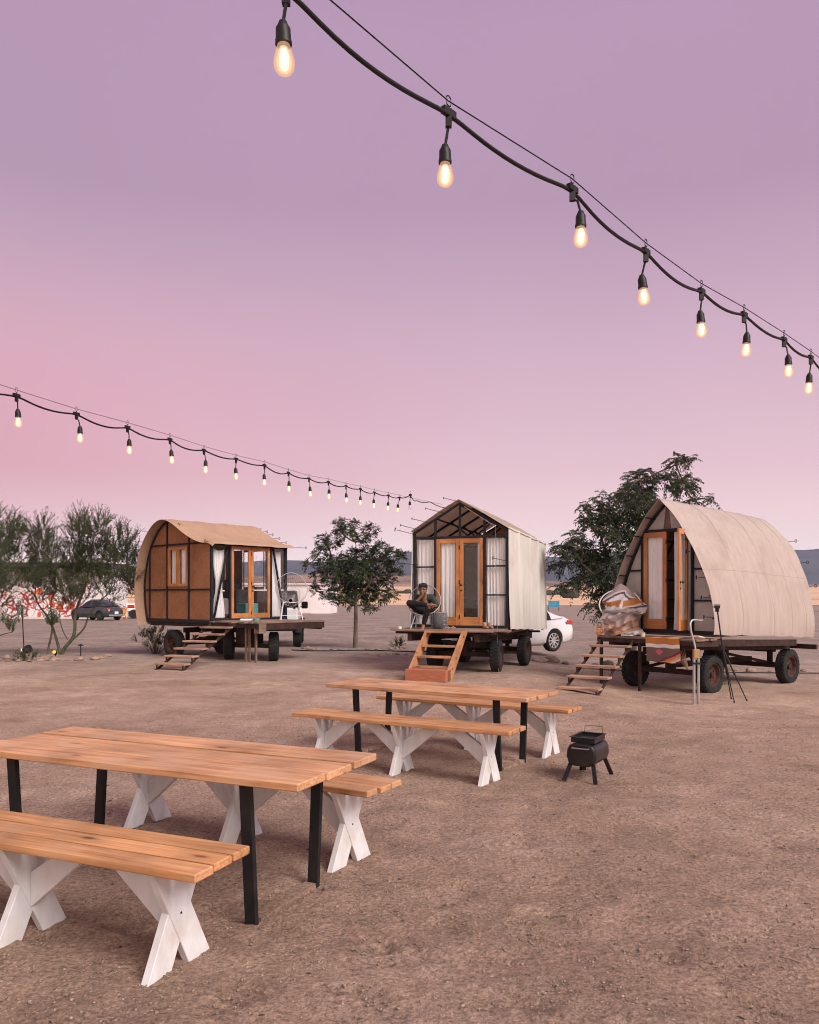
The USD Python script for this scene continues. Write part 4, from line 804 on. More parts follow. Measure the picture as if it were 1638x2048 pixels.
make_tree('desert_tree', 'wispy many-stemmed desert tree with green stems, left of the curved cabin', (-9.75, 22.4, 0),
          [[(tp(490, 1240), .05), (tp(500, 1160), .05), (tp(570, 1080, -.05), .045), (tp(590, 1000, -.05), .04), (tp(585, 900, 0), .035), (tp(620, 760, .1), .028), (tp(680, 560, .1), .018), (tp(720, 380, 0), .008)],
           [(tp(480, 1240), .045), (tp(440, 1130, .1), .04), (tp(400, 1020, .15), .034), (tp(350, 920, .2), .03), (tp(290, 840, .2), .022), (tp(250, 700, .2), .014)],
           [(tp(370, 1230), .035), (tp(378, 1100, .1), .03), (tp(395, 1000, .1), .027), (tp(385, 860, .1), .02), (tp(440, 700, 0), .014)],
           [(tp(500, 1160), .03), (tp(590, 1060, .1), .028), (tp(650, 980, .15), .024), (tp(665, 930, .15), .018), (tp(760, 790, .2), .014), (tp(900, 600, .1), .008)],
           [(tp(530, 1090), .018), (tp(490, 980, -.1), .013), (tp(480, 850, -.1), .009)]],
          lob, 170, mLeafC, mPale, whisk(.42, 6, .75, 4), 14, depth=1.1, limb_r=.016)
S4 = 1590 / 20.0
def L6(cx, cy, r, *k): return ((cx / 3.9 - 819) / S4 + 10.9, 1.62 - (cy / 3.9 + 1000 - 1195) / S4, r / 3.9 / S4, *k)
lob = [L6(*a) for a in ((40, 170, 80), (-60, 200, 120), (120, 260, 90), (210, 260, 90), (270, 220, 60), (60, 340, 120), (170, 360, 100), (260, 330, 70), (20, 460, 130), (130, 480, 120), (220, 450, 80), (60, 600, 130), (-80, 400, 150), (-80, 600, 150), (160, 600, 90), (20, 690, 90), (100, 690, 80), (30, 940, 45), (90, 930, 35), (130, 1010, 30), (-60, 800, 90), (-180, 300, 150), (-220, 560, 160))]
make_tree('desert_tree', 'wispy desert tree cut off by the left edge of the picture', (-10.9, 20.0, 0),
          [[((0.1, 0, -.1), .05), ((0, 0, .5), .045), ((.2, .1, 1.2), .035), ((.4, .1, 2.2), .02), ((.5, .1, 3.4), .008)], [((.1, 0, 0), .045), ((-.3, 0, .8), .035), ((-.7, .2, 1.8), .02), ((-.8, .2, 3.0), .008)], [((.05, 0, .2), .03), ((.5, -.1, .6), .02), ((.95, -.1, .75), .008)]],
          lob, 150, mLeafC, mPale, whisk(.45, 6, .6, 4), 15, depth=1.2, limb_r=.016)
def shrub(label, loc, h, wd, seed, n=26):
    rg = np.random.default_rng(seed); t = thing('shrub', label, 'shrub', loc); lv, lf, n0 = [], [], 0; wk = whisk(.22, 5, .3, 4); st = MB()
    for _ in range(n):
        q = vec(rg.normal(0, wd * .35), rg.normal(0, wd * .3), h * rg.uniform(.25, 1)); st.tube([(q[0] * .2, q[1] * .2, -.03), q * (.6, .6, .6), q], [.008, .005, .002], 4)
        v, f = wk(q, unit(q), rg); lv.append(v); lf.append(f + n0); n0 += len(v)
    obj(t, 'stems', st, mPale); obj(t, 'foliage', trimesh.Trimesh(np.vstack(lv), np.vstack(lf), process=False), mLeafC)
shrub('scraggly green shrub by the far rear tyre of the curved cabin', (-7.35, 23.0, 0), .75, .9, 31, 40)
shrub('low grey-green plant at the rocks left of the glowing ground light', (-9.85, 20.6, 0), .12, .3, 32, 12)
shrub('little dark plant among the debris right of the round-crowned tree', (-.33, 25.2, 0), .18, .25, 33, 12)

# ------------------------------------------------------------------ rocks, debris, pebbles
def rock_mesh(seed, s=(1, .8, .6)):
    m = trimesh.creation.icosphere(2, 1.0); v = m.vertices
    v = v * (1 + (meshkit.fbm(v * 1.4 + seed * 3.1, 3, seed) - .5)[:, None] * .75); v = v * s
    return trimesh.Trimesh(v, m.faces)
protos = {}
def rocks(group, label, pts, smin, smax, seed):
    rg = np.random.default_rng(seed)
    for i, (x, y) in enumerate(pts):
        k = (group, i % 4); s = rg.uniform(smin, smax)
        sc = vec(rg.uniform(.8, 1.5), rg.uniform(.8, 1.2), rg.uniform(.7, 1.1)) * s; z = float(zg(x, y)) + sc[2] * .25
        v = rock_mesh(seed + i % 7); v.apply_scale(sc); a = rg.uniform(0, 360)
        o = obj(None, 'rock', v, mRock, smooth=40, label=label, cat='rock', group=group, loc=(x, y, z), rotz=a)
rg = np.random.default_rng(77)
p = [(-9.9 + 1.75 * math.cos(a) * rg.uniform(.9, 1.1), 21.4 + 1.25 * math.sin(a)) for a in np.linspace(math.pi * .95, math.pi * 2.1, 24)]
rocks('rocks ringing the wispy tree', 'brown field stone in the ring round the wispy desert tree', p, .05, .13, 3)
rocks('rocks beside the left edge', 'brown field stone lying at the left edge before the cut-off tree', [(-11.3 + .35 * k + rg.normal(0, .1), 20.6 + rg.normal(0, .25)) for k in range(7)], .06, .14, 5)
p = [(-1.73 + 1.6 * math.cos(a), 25.2 + .55 * math.sin(a) + rg.normal(0, .08)) for a in np.linspace(math.pi * .9, math.pi * 2.1, 22)]
rocks('stones round the round-crowned tree', 'small reddish stone in the rubble round the round-crowned tree', p, .03, .085, 9)
rocks('boulders between the cabins', 'rounded boulder in the row right of the gabled cabin, beyond its wheels', [(3.55 + .34 * k + rg.normal(0, .07), 21.3 - .05 * k + rg.normal(0, .15)) for k in range(9)], .07, .19, 13)
rocks('boulders behind the arched cabin', 'pale boulder in the row seen under and right of the arched cabin', [(5.6 + .36 * k + rg.normal(0, .07), 20.2 - .1 * k + rg.normal(0, .15)) for k in range(14)], .06, .15, 17)
rocks('stones left of the redwood stair', 'small grey stone on the dirt just left of the redwood stair', [(-1.2 + .13 * k + rg.normal(0, .05), 22.6 + rg.normal(0, .2)) for k in range(9)], .03, .07, 23)
obj(None, 'drip_hose', MB().tube(smooth_line([(-3.6, 24.3, .02), (-2.4, 24.0, .015), (-1.2, 24.1, .02), (-.1, 23.6, .02), (.6, 23.7, .01)], 30), .018, 6), mRubber, label='dark irrigation hose lying in front of the round-crowned tree', cat='hose')
obj(None, 'drip_hose', MB().tube(smooth_line([(3.0, 20.6, -.05), (4.2, 20.2, -.17), (5.5, 19.6, -.18), (7.2, 19.2, -.18), (10, 18.8, -.17)], 30), .015, 6), mRubber, label='dark irrigation hose running past the boulders behind the arched cabin', cat='hose')
def pebbles(name, n, seed, m, smin, smax, ymax, shape=(1, .85, .6), flat=1.0):
    rg = np.random.default_rng(seed); pi = UsdGeom.PointInstancer.Define(stage, '/World/' + name); meta(pi.GetPrim(), kind='stuff')
    sc = Sdf.Path(f'/World/{name}/stones'); UsdGeom.Scope.Define(stage, sc)
    for k in range(3):
        mm = trimesh.creation.icosphere(1, 1.0); v = mm.vertices; v = v * (1 + (meshkit.fbm(v * 1.3 + k * 5, 2, seed + k) - .5)[:, None] * .7) * shape
        usdkit.mesh(stage, f'{sc}/{["stone", "chip", "crumb"][k]}', trimesh.Trimesh(v, mm.faces), m, smooth=50); pi.CreatePrototypesRel().AddTarget(f'{sc}/{["stone", "chip", "crumb"][k]}')
    y = 1.6 + (ymax - 1.6) * rg.random(n) ** 1.7; x = (rg.random(n) - .5) * 1.25 * y * 1.05
    z = zg(x, y) + bumps(x, y); s = smin * (smax / smin) ** (rg.random(n) ** 2.2); s = s * (1 + y * .03)
    pi.CreatePositionsAttr(Vt.Vec3fArray.FromNumpy(np.stack([x, y, z + s * .15 * flat], -1).astype(np.float32)))
    pi.CreateScalesAttr(Vt.Vec3fArray.FromNumpy((s[:, None] * rg.uniform(.7, 1.3, (n, 3))).astype(np.float32)))
    a = rg.random(n) * 6.283; pi.CreateOrientationsAttr(Vt.QuathArray([Gf.Quath(float(math.cos(t / 2)), 0, 0, float(math.sin(t / 2))) for t in a]))
    pi.CreateProtoIndicesAttr(Vt.IntArray.FromNumpy(rg.integers(0, 3, n).astype(np.int32)))
mPeb = mat('grit', (.16, .11, .085), (.37, .275, .215), scale=45, rough=.95, world=True, detail=1, lo=.3, hi=.75)
mBit = mat('dark_debris', (.035, .028, .025), (.10, .07, .055), scale=30, rough=.95, world=True)
pebbles('grit', 60000, 41, mPeb, .0020, .0075, 11.0)
pebbles('dark_debris', 1500, 43, mBit, .002, .009, 11.0, (1.8, .6, .45))
rg = np.random.default_rng(5)
tw = MB()
for k in range(70):
    y = rg.uniform(2.2, 9); x = (rg.random() - .5) * y; a = rg.uniform(0, 3.14); L = rg.uniform(.02, .09); z = float(bumps(vec(x), vec(y))[0]) + .004
    d = vec(math.cos(a), math.sin(a), 0) * L; tw.tube([(x, y, z), (x + d[0] * .5, y + d[1] * .5, z + .004), (x + d[0], y + d[1], z)], .0016, 4)
obj(None, 'twigs', tw, mBit, kind='stuff')

# ------------------------------------------------------------------ string lights
def pendant_string(label, wire_label, pts, knob_ring, sag, wire, lead_in=(), lead_out=(), dead=(), jig=3, r=.0075, sc=1.0):
    """pts: cable points where the lamps hang"""
    rg = np.random.default_rng(jig); s = thing('string_lights', label, 'string lights', (0, 0, 0))
    pts = [np.array(p, float) for p in pts]; full_ = []
    seq = [np.array(p, float) for p in lead_in] + pts + [np.array(p, float) for p in lead_out]
    for a, b_ in zip(seq[:-1], seq[1:]):
        n = 12; L = np.linalg.norm(b_ - a); k = sag * L * rg.uniform(.7, 1.25); sk = rg.uniform(-.5, .5)
        for i in range(n):
            t = i / n; full_.append(a + (b_ - a) * t - vec(0, 0, 1) * k * (4 * t * (1 - t)) * (1 + sk * (t - .5)))
    full_.append(seq[-1]); fl = np.array(full_)
    for _ in range(2): fl[1:-1] = (fl[:-2] + 2 * fl[1:-1] + fl[2:]) / 4
    obj(s, 'cable', MB().tube(fl, r * sc, 6), mRubber, smooth=True)
    for i, p in enumerate(pts):
        d = unit((seq[min(i + 1 + len(lead_in), len(seq) - 1)] - seq[max(i - 1 + len(lead_in), 0)]) * (1, 1, .6)); tl = rg.normal(0, .02, 2)
        q = p + vec(tl[0], tl[1], -.125 * sc)
        b = MB().bar(p - d * .034 * sc, p + d * .034 * sc, .022 * sc, .026 * sc).bar(p + vec(0, 0, .012), p + vec(0, 0, -.055 * sc), .024 * sc, .020 * sc, (0, 1, 0)).tube([p + vec(0, 0, -.05 * sc), (p + q) / 2 + vec(.004, 0, 0), q], .0055 * sc, 6)
        a = np.linspace(0, 2 * np.pi, 9); up = p + vec(0, 0, .045 * sc) ; b.tube([up + .016 * sc * (math.cos(t) * vec(0, 0, 1.3) + math.sin(t) * d) for t in a], .0028 * sc, 4).tube([p + vec(0, 0, .01), up - vec(0, 0, .018 * sc)], .003 * sc, 4)
        la = obj(s, 'lamp', b, mRubber)
        M = T(q) @ trimesh.transformations.rotation_matrix(rg.normal(0, .05), (0, 1, 0))
        M[:3, :3] *= sc
        obj(la, 'socket', MB().lathe([(0, .008), (.012, .006), (.016, -.005), (.0225, -.016), (.0235, -.050), (.0255, -.054), (.0255, -.064), (.021, -.066), (0, -.066)], 14, M), mRubber, smooth=40)
        on = i not in dead
        obj(la, 'bulb', MB().lathe([(.0185, -.062), (.020, -.070), (.0265, -.090), (.0315, -.110), (.0325, -.122), (.030, -.136), (.022, -.148), (.010, -.155), (0, -.1565)], 18, M), mBulbGlass if on else mClearBulb, smooth=True)
        if on:
            obj(la, 'inner_glow', MB().lathe([(0, -.068), (.013, -.074), (.019, -.092), (.0235, -.112), (.0235, -.124), (.019, -.138), (.010, -.147), (0, -.149)], 14, M), mBulbGlow, smooth=True)
            obj(la, 'core_glow', MB().lathe([(0, -.071), (.009, -.076), (.0135, -.095), (.0155, -.115), (.0145, -.128), (.009, -.139), (0, -.142)], 12, M), mBulbGlow2, smooth=True)
            obj(la, 'filament', MB().lathe([(0, -.073), (.004, -.078), (.0065, -.10), (.0065, -.124), (.004, -.134), (0, -.136)], 10, M), mFil, smooth=True)
        else: obj(la, 'filament', MB().lathe([(0, -.07), (.004, -.08), (.004, -.12), (0, -.125)], 6, M), mGalv)
    obj(None, 'support_wire', MB().tube(wire, .0028, 5), mSteel, label=wire_label, cat='wire')
ZB = 1.64 + 1.62 + .125 + .155
p1 = [(-.384, 2.414), (.15, 3.05), (.735, 3.587), (1.255, 4.22), (1.767, 4.81), (2.21, 5.25), (2.70, 5.73), (3.08, 6.10)]
P1 = [(x, y, 1.62 + 1.64 + .21 + R.normal(0, .012)) for i, (x, y) in enumerate(p1)]
P1[0] = (-.375, 2.414, 3.475)
wl = [np.array(q) + vec(0, 0, .045) for q in P1]; wl[0] = wl[0] + vec(0, 0, .03)
pendant_string('string of lit bulbs crossing the upper right sky close to the viewer', 'thin steel wire holding the nearer string of bulbs', P1, .02, .052,
               [(-1.0, 1.65, 3.60)] + wl + [(3.7, 6.8, 3.52)], [(-.95, 1.70, 3.55)], [(3.7, 6.8, 3.47)], jig=4, r=.0085)
p2 = [(33, 842), (153, 874), (255, 897), (340, 918), (408, 937), (472, 952), (529, 963), (577, 976), (618, 986), (657, 992), (692, 999), (721, 1004), (749, 1010), (777, 1015), (799, 1019), (821, 1017)]
P2 = []
for i, (a, b_) in enumerate(p2):
    z = 3.30 + .15 * i / 15; D = (z - 1.62) * 1590 / (1195 - b_ + (3 if i == 15 else 0)); P2.append(((a - 819) / 1590 * D, D, z + .245))
wl = [np.array(q) + vec(0, 0, .05) for q in P2]
pendant_string('long string of lit bulbs running from the left edge to the gabled cabin', 'thin steel wire holding the long string of bulbs at the left', P2, .02, .065,
               [(-4.3, 6.4, 3.66)] + wl[:-1] + [np.array((.72, 17.75, 3.70))], [(-4.3, 6.4, 3.58)], [(.15, 17.0, 3.70), (.45, 17.55, 3.74), (.85, 17.62, 3.60), (.98, 17.7, 3.70)], dead=(15,), jig=6, r=.0085, sc=1.1)

# ------------------------------------------------------------------ wire chairs, person
def wire_chair(label, loc, rz, rx=.36, rzz=.33, zc=.63, tilt=18, base=.36):
    t = thing('wire_chair', label, 'chair', loc, rz, None)
    a = np.linspace(0, 2 * np.pi, 41); tl = math.radians(tilt)
    wob = 1 + .06 * np.sin(a)
    rim = np.stack([rx * np.cos(a) * (1 - .10 * np.sin(a)), -.10 + rzz * np.sin(a) * math.sin(tl) * 1.0, zc + rzz * np.sin(a)], 1)
    rim[:, 1] = -.08 + (rim[:, 2] - zc) * math.tan(tl) - .16 * (rim[:, 2] < zc) * (zc - rim[:, 2]) / rzz
    obj(t, 'rim', MB().tube(rim, .0105, 7), mGalv, smooth=True)
    b = MB(); hub = vec(0, .16, base)
    for k in range(0, 40):
        p = rim[k]; m = (p + hub) / 2 + vec(0, .17, -.035); b.tube(smooth_line([p, m, hub + (p - hub) * .12], 8), .0032, 4, cap=False)
    for s in (.35, .65):
        ring = []
        for k in range(41):
            p = rim[k]; m = (p + hub) / 2 + vec(0, .17, -.035); c = smooth_line([p, m, hub + (p - hub) * .12], 21); ring.append(c[int(20 * s)])
        b.tube(ring, .0035, 4)
    obj(t, 'wire_basket', b, mGalv)
    for sx in (-1, 1):
        obj(t, 'leg', MB().tube([(sx * .20, .05, base + .02), (sx * .29, -.22, 0)], .011, 7), mWhiteMetal); obj(t, 'leg', MB().tube([(sx * .20, .12, base + .02), (sx * .27, .34, 0)], .011, 7), mWhiteMetal)
    obj(t, 'crossbar', MB().tube([(-.26, -.14, .12), (.26, -.14, .12)], .009, 6).tube([(-.21, .05, base), (.21, .05, base)], .010, 6).tube([(-.21, .12, base), (.21, .12, base)], .010, 6), mWhiteMetal)
    return t
def world_of(o, rz, p):
    a = math.radians(rz); return (o[0] + p[0] * math.cos(a) - p[1] * math.sin(a), o[1] + p[0] * math.sin(a) + p[1] * math.cos(a), o[2] + p[2])
OM = (1.13, 17.83, 0)
CH = world_of(OM, -22.4, (-.64, -.50, .935))
wire_chair('round wire chair on the porch of the gabled cabin, holding the seated man', CH, -10)
pr = thing('person', 'person with dark hair and sunglasses sitting cross-legged in the round wire chair on the porch', 'person', CH, -10)
mSkin = mat('skin', (.22, .10, .06), (.28, .13, .08), rough=.55, scale=10)
mShirt = mat('green_grey_shirt', (.018, .028, .025), (.030, .042, .037), rough=.9, bump=.4); mTrou = mat('black_trousers', (.004, .004, .006), (.008, .008, .010), rough=.85, bump=.3); mHair = mat('black_hair', (.008, .007, .007), (.016, .013, .012), rough=.6, scale=40, bump=.6, stretch=(1, 1, .2))
H = vec(-.03, -.16, .855)                                          # head centre
neck = vec(-.01, -.05, .725)
def hand_chain(wr, fwd, pal, curl=.5, r=.0085):
    fwd, pal = unit(fwd), unit(pal); side = np.cross(fwd, pal); cs = []
    k = wr + fwd * .075
    cs.append([(wr, .024), (wr + fwd * .045, .027)]); 
    for o in (-.030, -.010, .010, .030): cs.append([(wr + fwd * .02 + side * o * .5, .014), (k + side * o, .0115)])
    for o, L in ((-.030, .062), (-.010, .074), (.010, .078), (.030, .068)):
        a = k + side * o; d1 = unit(fwd + pal * curl * .5); b_ = a + d1 * L * .45; d2 = unit(fwd + pal * curl * 1.6); c = b_ + d2 * L * .32; d3 = unit(fwd * .4 + pal * curl * 2.2); e = c + d3 * L * .26
        cs.append([(a, r + .001), (b_, r), (c, r - .0005), (e, r - .0015)])
    tb = wr + fwd * .02 + side * .028; cs.append([(tb, .014), (tb + unit(fwd * .6 + side * .7 + pal * .3) * .035, .011), (tb + unit(fwd * .8 + side * .5 + pal * .6) * .065, .009)])
    return cs
LW, RW = vec(-.02, -.245, .735), vec(.215, -.36, .53)              # wrists: one at the chin, one on the crossed ankle
sk = [[(H + vec(0, .025, .035), .088), (H + vec(0, .01, -.03), .078)], [(H + vec(0, -.028, -.02), .068), (H + vec(0, -.045, -.085), .042)], [(H + vec(0, .02, .0), .085), (H + vec(0, -.03, -.03), .07)],
      [(H + vec(0, .03, -.06), .055), (neck, .055), (neck + vec(0, .04, -.1), .07)], [(H + vec(0, -.095, -.005), .012), (H + vec(0, -.112, -.035), .016)],
      [(H + vec(0, -.09, -.07), .014), (H + vec(.018, -.084, -.07), .01)], [(H + vec(-.018, -.084, -.07), .01), (H + vec(.018, -.084, -.07), .01)]]
for s in (-1, 1): sk.append([(H + vec(s * .082, .015, .012), .014), (H + vec(s * .086, .02, -.025), .012)])
LE, RE = vec(-.25, -.20, .49), vec(.29, -.14, .48); LS, RS = vec(-.17, .0, .665), vec(.17, .0, .665)
sk += [[(LE, .04), (LW, .026)], [(RE, .04), (RW, .026)], [(LS, .05), (LE, .042)], [(RS, .05), (RE, .042)], [(neck + vec(0, .05, -.1), .08), (vec(0, .1, .40), .10)], [(LS, .055), (RS, .055)]]
sk += hand_chain(LW, H + vec(.02, -.10, -.05) - LW, vec(.2, .9, .2), .6) + hand_chain(RW, vec(-.35, -.75, -.35), vec(-.5, .1, -.8), .55)
LH, RH = vec(-.09, .06, .39), vec(.09, .06, .39); LK, LA = vec(-.30, -.30, .56), vec(.13, -.42, .52); RK, RA = vec(.12, -.40, .44), vec(.02, -.37, .085)
sk += [[(LH, .085), (LK, .058)], [(LK, .056), (LA, .036)], [(RH, .085), (RK, .058)], [(RK, .056), (RA, .037)], [(LH, .09), (RH, .09)]]
for a, d, u in ((LA, unit(vec(.8, -.35, .25)), vec(0, -.3, 1)), (RA, unit(vec(-.02, -1, -.32)), vec(0, 0, 1))):
    s_ = unit(np.cross(d, u)); sk += [[(a - d * .03 - unit(u) * .03, .032), (a + d * .10 - unit(u) * .035, .030)], [(a, .036), (a + d * .09 - unit(u) * .02, .030)]]
    for i, o in enumerate((-.028, -.012, .002, .015, .030)): sk.append([(a + d * .08 + s_ * o * .7 - unit(u) * .035, .016), (a + d * (.155 + .012 * (i > 2)) + s_ * o - unit(u) * .04, .0095 + .003 * (i == 4))])
body = obj(pr, 'body', chains(sk, .010, 5), mSkin, smooth=True)
hv = chains([[(H + vec(0, .035, .065), .088), (H + vec(0, .06, -.01), .078)], [(H + vec(-.035, -.02, .085), .055), (H + vec(.035, -.02, .09), .055)], [(H + vec(-.06, .02, .06), .045), (H + vec(-.075, .03, -.02), .022)], [(H + vec(.06, .02, .06), .045), (H + vec(.075, .03, -.02), .022)], [(H + vec(-.05, -.03, .1), .04), (H + vec(.06, -.025, .105), .042)]], .012, 4)
obj(pr, 'hair', hv, mHair, smooth=True)
obj(pr, 'beard', chains([[(H + vec(-.05, -.05, -.07), .022), (H + vec(0, -.072, -.105), .026), (H + vec(.05, -.05, -.07), .022)], [(H + vec(-.025, -.098, -.052), .0075), (H + vec(.025, -.098, -.052), .0075)]], .012, 3), mHair, smooth=True)
gl = MB().tube([(H[0] - .085, H[1] - .0, H[2] + .012), (H[0] - .075, H[1] - .082, H[2] + .012), (H[0] + .075, H[1] - .082, H[2] + .012), (H[0] + .085, H[1], H[2] + .012)], .004, 5)
for s in (-1, 1): gl.lathe([(0, .006), (.026, .004), (.028, 0), (.026, -.004), (0, -.006)], 12, T(H + vec(s * .034, -.094, .008), (1, 0, 0), 90))
obj(pr, 'sunglasses', gl, mat('dark_lens', (.008, .008, .012), rough=.1, spec=.6), smooth=40)
obj(pr, 'shirt', chains([[(neck + vec(0, .05, -.07), .082), (vec(0, .11, .56), .13), (vec(0, .10, .40), .125)], [(LS, .068), (RS, .068)], [(LS, .066), (LE * .85 + LS * .15, .054), (LE * .7 + LW * .3, .046)], [(RS, .066), (RE * .85 + RS * .15, .054), (RE * .7 + RW * .3, .046)]], .016, 4), mShirt, smooth=True)
obj(pr, 'trousers', chains([[(LH, .105), (LK, .074)], [(LK, .072), (LA * .9 + LK * .1, .048)], [(RH, .105), (RK, .074)], [(RK, .072), (RA * .88 + RK * .12, .050)], [(LH + vec(0, .03, .02), .11), (RH + vec(0, .03, .02), .11)]], .016, 4), mTrou, smooth=True)
obj(pr, 'bracelet', MB().lathe([(.030, -.006), (.033, 0), (.030, .006)], 12, T(RE * .18 + RW * .82)), mGalv)
# things on the gabled cabin's porch
bk = MB(); a = np.linspace(0, 2 * np.pi, 25)
for k in range(24): bk.tube([(.165 * math.cos(a[k]), .13 * math.sin(a[k]), .02), (.19 * math.cos(a[k]), .15 * math.sin(a[k]), .18), (.175 * math.cos(a[k]), .14 * math.sin(a[k]), .36)], .005, 4)
for z, r in ((.02, .165), (.10, .18), (.19, .19), (.28, .184), (.36, .175)): bk.tube([(r * math.cos(t), r * .79 * math.sin(t), z) for t in a], .006, 5)
bs = thing('wire_basket', 'grey woven wire basket standing right of the seated man', 'basket', world_of(OM, -22.4, (-.27, -.62, .935)), -10); obj(bs, 'weave', bk, mGalv); obj(bs, 'grey_cloth', MB().lathe([(0, .015), (.15, .015), (.172, .18), (.155, .33), (.09, .35), (0, .34)], 20), mCloth, smooth=True)
jar = thing('glass_jar', 'small glass jar at the left end of the gabled cabin porch', 'jar', world_of(OM, -22.4, (-1.06, -.95, .935)), 0); obj(jar, 'glass', MB().lathe([(0, 0), (.05, 0), (.052, .01), (.052, .12), (.045, .14)], 16), mGlass, smooth=40); obj(jar, 'candle', MB().lathe([(0, .004), (.04, .004), (.04, .05), (0, .05)], 12), mWhiteMetal)
sh = thing('shoes', 'pair of brown shoes on the porch at the foot of the right-hand curtain', 'shoes', world_of(OM, -22.4, (.72, -.2, .935)), 10)
for s in (-1, 1): obj(sh, 'shoe', chains([[((s * .055, -.12, .03), .032), ((s * .055, 0, .035), .035), ((s * .055, .10, .05), .045)], [((s * .055, .10, .05), .04), ((s * .055, .09, .10), .045)]], .016, 3), mOldtread, smooth=True)
sd = thing('sandals', 'pair of brown sandals lying before the double door of the gabled cabin', 'sandals', world_of(OM, -22.4, (-.12, -.3, .935)), -12)
for s in (-1, 1): obj(sd, 'sandal', MB().bbox((s * .06, 0, .012), (.09, .26, .022), .008).tube([(s * .06 - .04, -.03, .02), (s * .06, -.05, .055), (s * .06 + .04, -.03, .02)], .009, 5), mOldtread)

# left porch: wire chair, book and cup
OLw = lambda p: world_of(OL, 50, p)
wire_chair('empty round wire chair on the porch of the curved cabin', OLw((.62, -.95, 1.02)), 14, rx=.42, rzz=.40, zc=.86, tilt=14, base=.47)
obj(None, 'folded_cloth', MB().bbox((0, 0, .03), (.42, .24, .055), .02), mWhiteMetal, label='white folded cloth lying on the porch edge of the curved cabin', cat='cloth', loc=OLw((-.82, -.95, 1.02)), rotz=10)
obj(None, 'enamel_bowl', MB().lathe([(0, 0), (.06, 0), (.095, .07), (.1, .075), (.09, .075), (.055, .01), (0, .01)], 18), mat('pale_teal_enamel', (.25, .42, .40), rough=.3), smooth=40, label='pale teal bowl beside the white folded cloth on the porch', cat='bowl', loc=OLw((-.78, -1.22, 1.02)))

# ------------------------------------------------------------------ right porch: covered chair, rug, lantern, tripod
ORw = lambda p: world_of((5.1, 15.77, 0), -51.6, p)
cc = ORw((-.78, -.42, .86))
ch = thing('wire_chair', 'pale rimmed chair hidden under striped blankets on the porch of the arched cabin', 'chair', cc, -20)
a = np.linspace(0, 2 * np.pi, 33); obj(ch, 'rim', MB().tube(np.stack([.41 * np.cos(a) - .03, .10 + .08 * np.sin(a), .62 + .30 * np.sin(a)], 1), .014, 8), mWhiteMetal, smooth=True)
for sx in (-1, 1): obj(ch, 'leg', MB().tube([(sx * .22, .02, .38), (sx * .27, -.12, 0)], .012, 6), mWhiteMetal); obj(ch, 'leg', MB().tube([(sx * .22, .12, .38), (sx * .27, .28, 0)], .012, 6), mWhiteMetal)
obj(ch, 'seat', MB().lathe([(0, .34), (.2, .35), (.36, .46), (.38, .5), (.35, .47), (.2, .37), (0, .36)], 20, T((0, .08, 0))), mGalv, smooth=True)
mWool = painted('woven_blanket', weave=.5)
GREY, WHT, ORA, DRK = (.42, .335, .33), (.70, .66, .67), (.47, .20, .06), (.15, .11, .115)
def dome(n1, n2):
    """upper blanket: draped over the chair back; u across, v from the crown down"""
    U, V = np.meshgrid(np.linspace(-1, 1, n1), np.linspace(0, 1, n2), indexing='ij')
    wd = .21 + .24 * np.sin(np.clip(V * 1.25, 0, 1) * np.pi / 2) ** .8
    X = U * wd * (1 + .10 * np.sin(V * 9 + 1.5 * U)) + .06 * V - .04 * U * V; Y = .08 - .30 * np.sin(V * 1.35) - .05 * np.sin(V * 11 + U * 3) * V + .26 * np.abs(U) ** 2.2 + .02 * np.sin(U * 7 + V * 5)
    Z = 1.03 - .10 * np.abs(U) ** 1.8 - .58 * V + .05 * U * V + .03 * np.sin(U * 5 + 1) * V
    return U, V, np.stack([X, Y, Z], -1) + ((meshkit.fbm(np.stack([X * 5, Z * 5, Y * 5], -1), 3, 5) - .5) * .15 + (meshkit.fbm(np.stack([X * 14, Z * 9, Y * 5], -1), 2, 15) - .5) * .03)[..., None]
U, V, P = dome(72, 72); bz = V + .10 * np.abs(U + .1) ** 1.5 * -1.6 + .10
col = np.empty(P.shape); col[:] = GREY
q = V - .13 * (U + .1) * 0
s = V - .16 * U * U * -1 * 0 + (-.10 * U) - .16 * (U ** 2)
def band(a, b_, c): col[(s >= a) & (s < b_)] = c
band(.30, .36, WHT); band(.36, .42, DRK); band(.42, 1.3, WHT)
k = V - .50 * np.abs(U - .06) ** .9 * -1
ch_ = V + .42 * np.abs(U - .08); l_ = V - (.66 + .16 * (U - .05)); r_ = V - (.68 - .26 * (U - .12)); col[(l_ > -.075) & (l_ < .085) & (U < .03)] = ORA; col[(r_ > -.10) & (r_ < .09) & (U > .13)] = ORA; col[(r_ > .16) & (r_ < .23) & (U > .3)] = DRK
col[(V > .95) & (U > .45)] = DRK
o = obj(None, 'blanket', MB().grid(P), mWool, smooth=True, label='grey, white and orange striped blanket draped over the chair back', cat='blanket', loc=cc, rotz=-20); paint(o, col.reshape(-1, 3))
U, V = np.meshgrid(np.linspace(-1, 1, 64), np.linspace(0, 1, 56), indexing='ij')
X = U * (.34 + .05 * V + .05 * np.sin(V * 8 + U)) + .03; Z = .50 - .50 * V + .03 * np.sin(U * 4); Y = -.22 - .10 * V + .26 * np.abs(U) ** 2.4 + .07 * np.sin(U * 7 + V * 6) * V - .05 * np.sin(V * 14 + U * 2) + .03 * np.sin(U * 13 + V * 3)
P = np.stack([X, Y, np.maximum(Z, .012)], -1) + ((meshkit.fbm(np.stack([X * 6, Z * 6, Y * 5], -1), 3, 6) - .5) * .13)[..., None]; P[..., 2] = np.maximum(P[..., 2], .012)
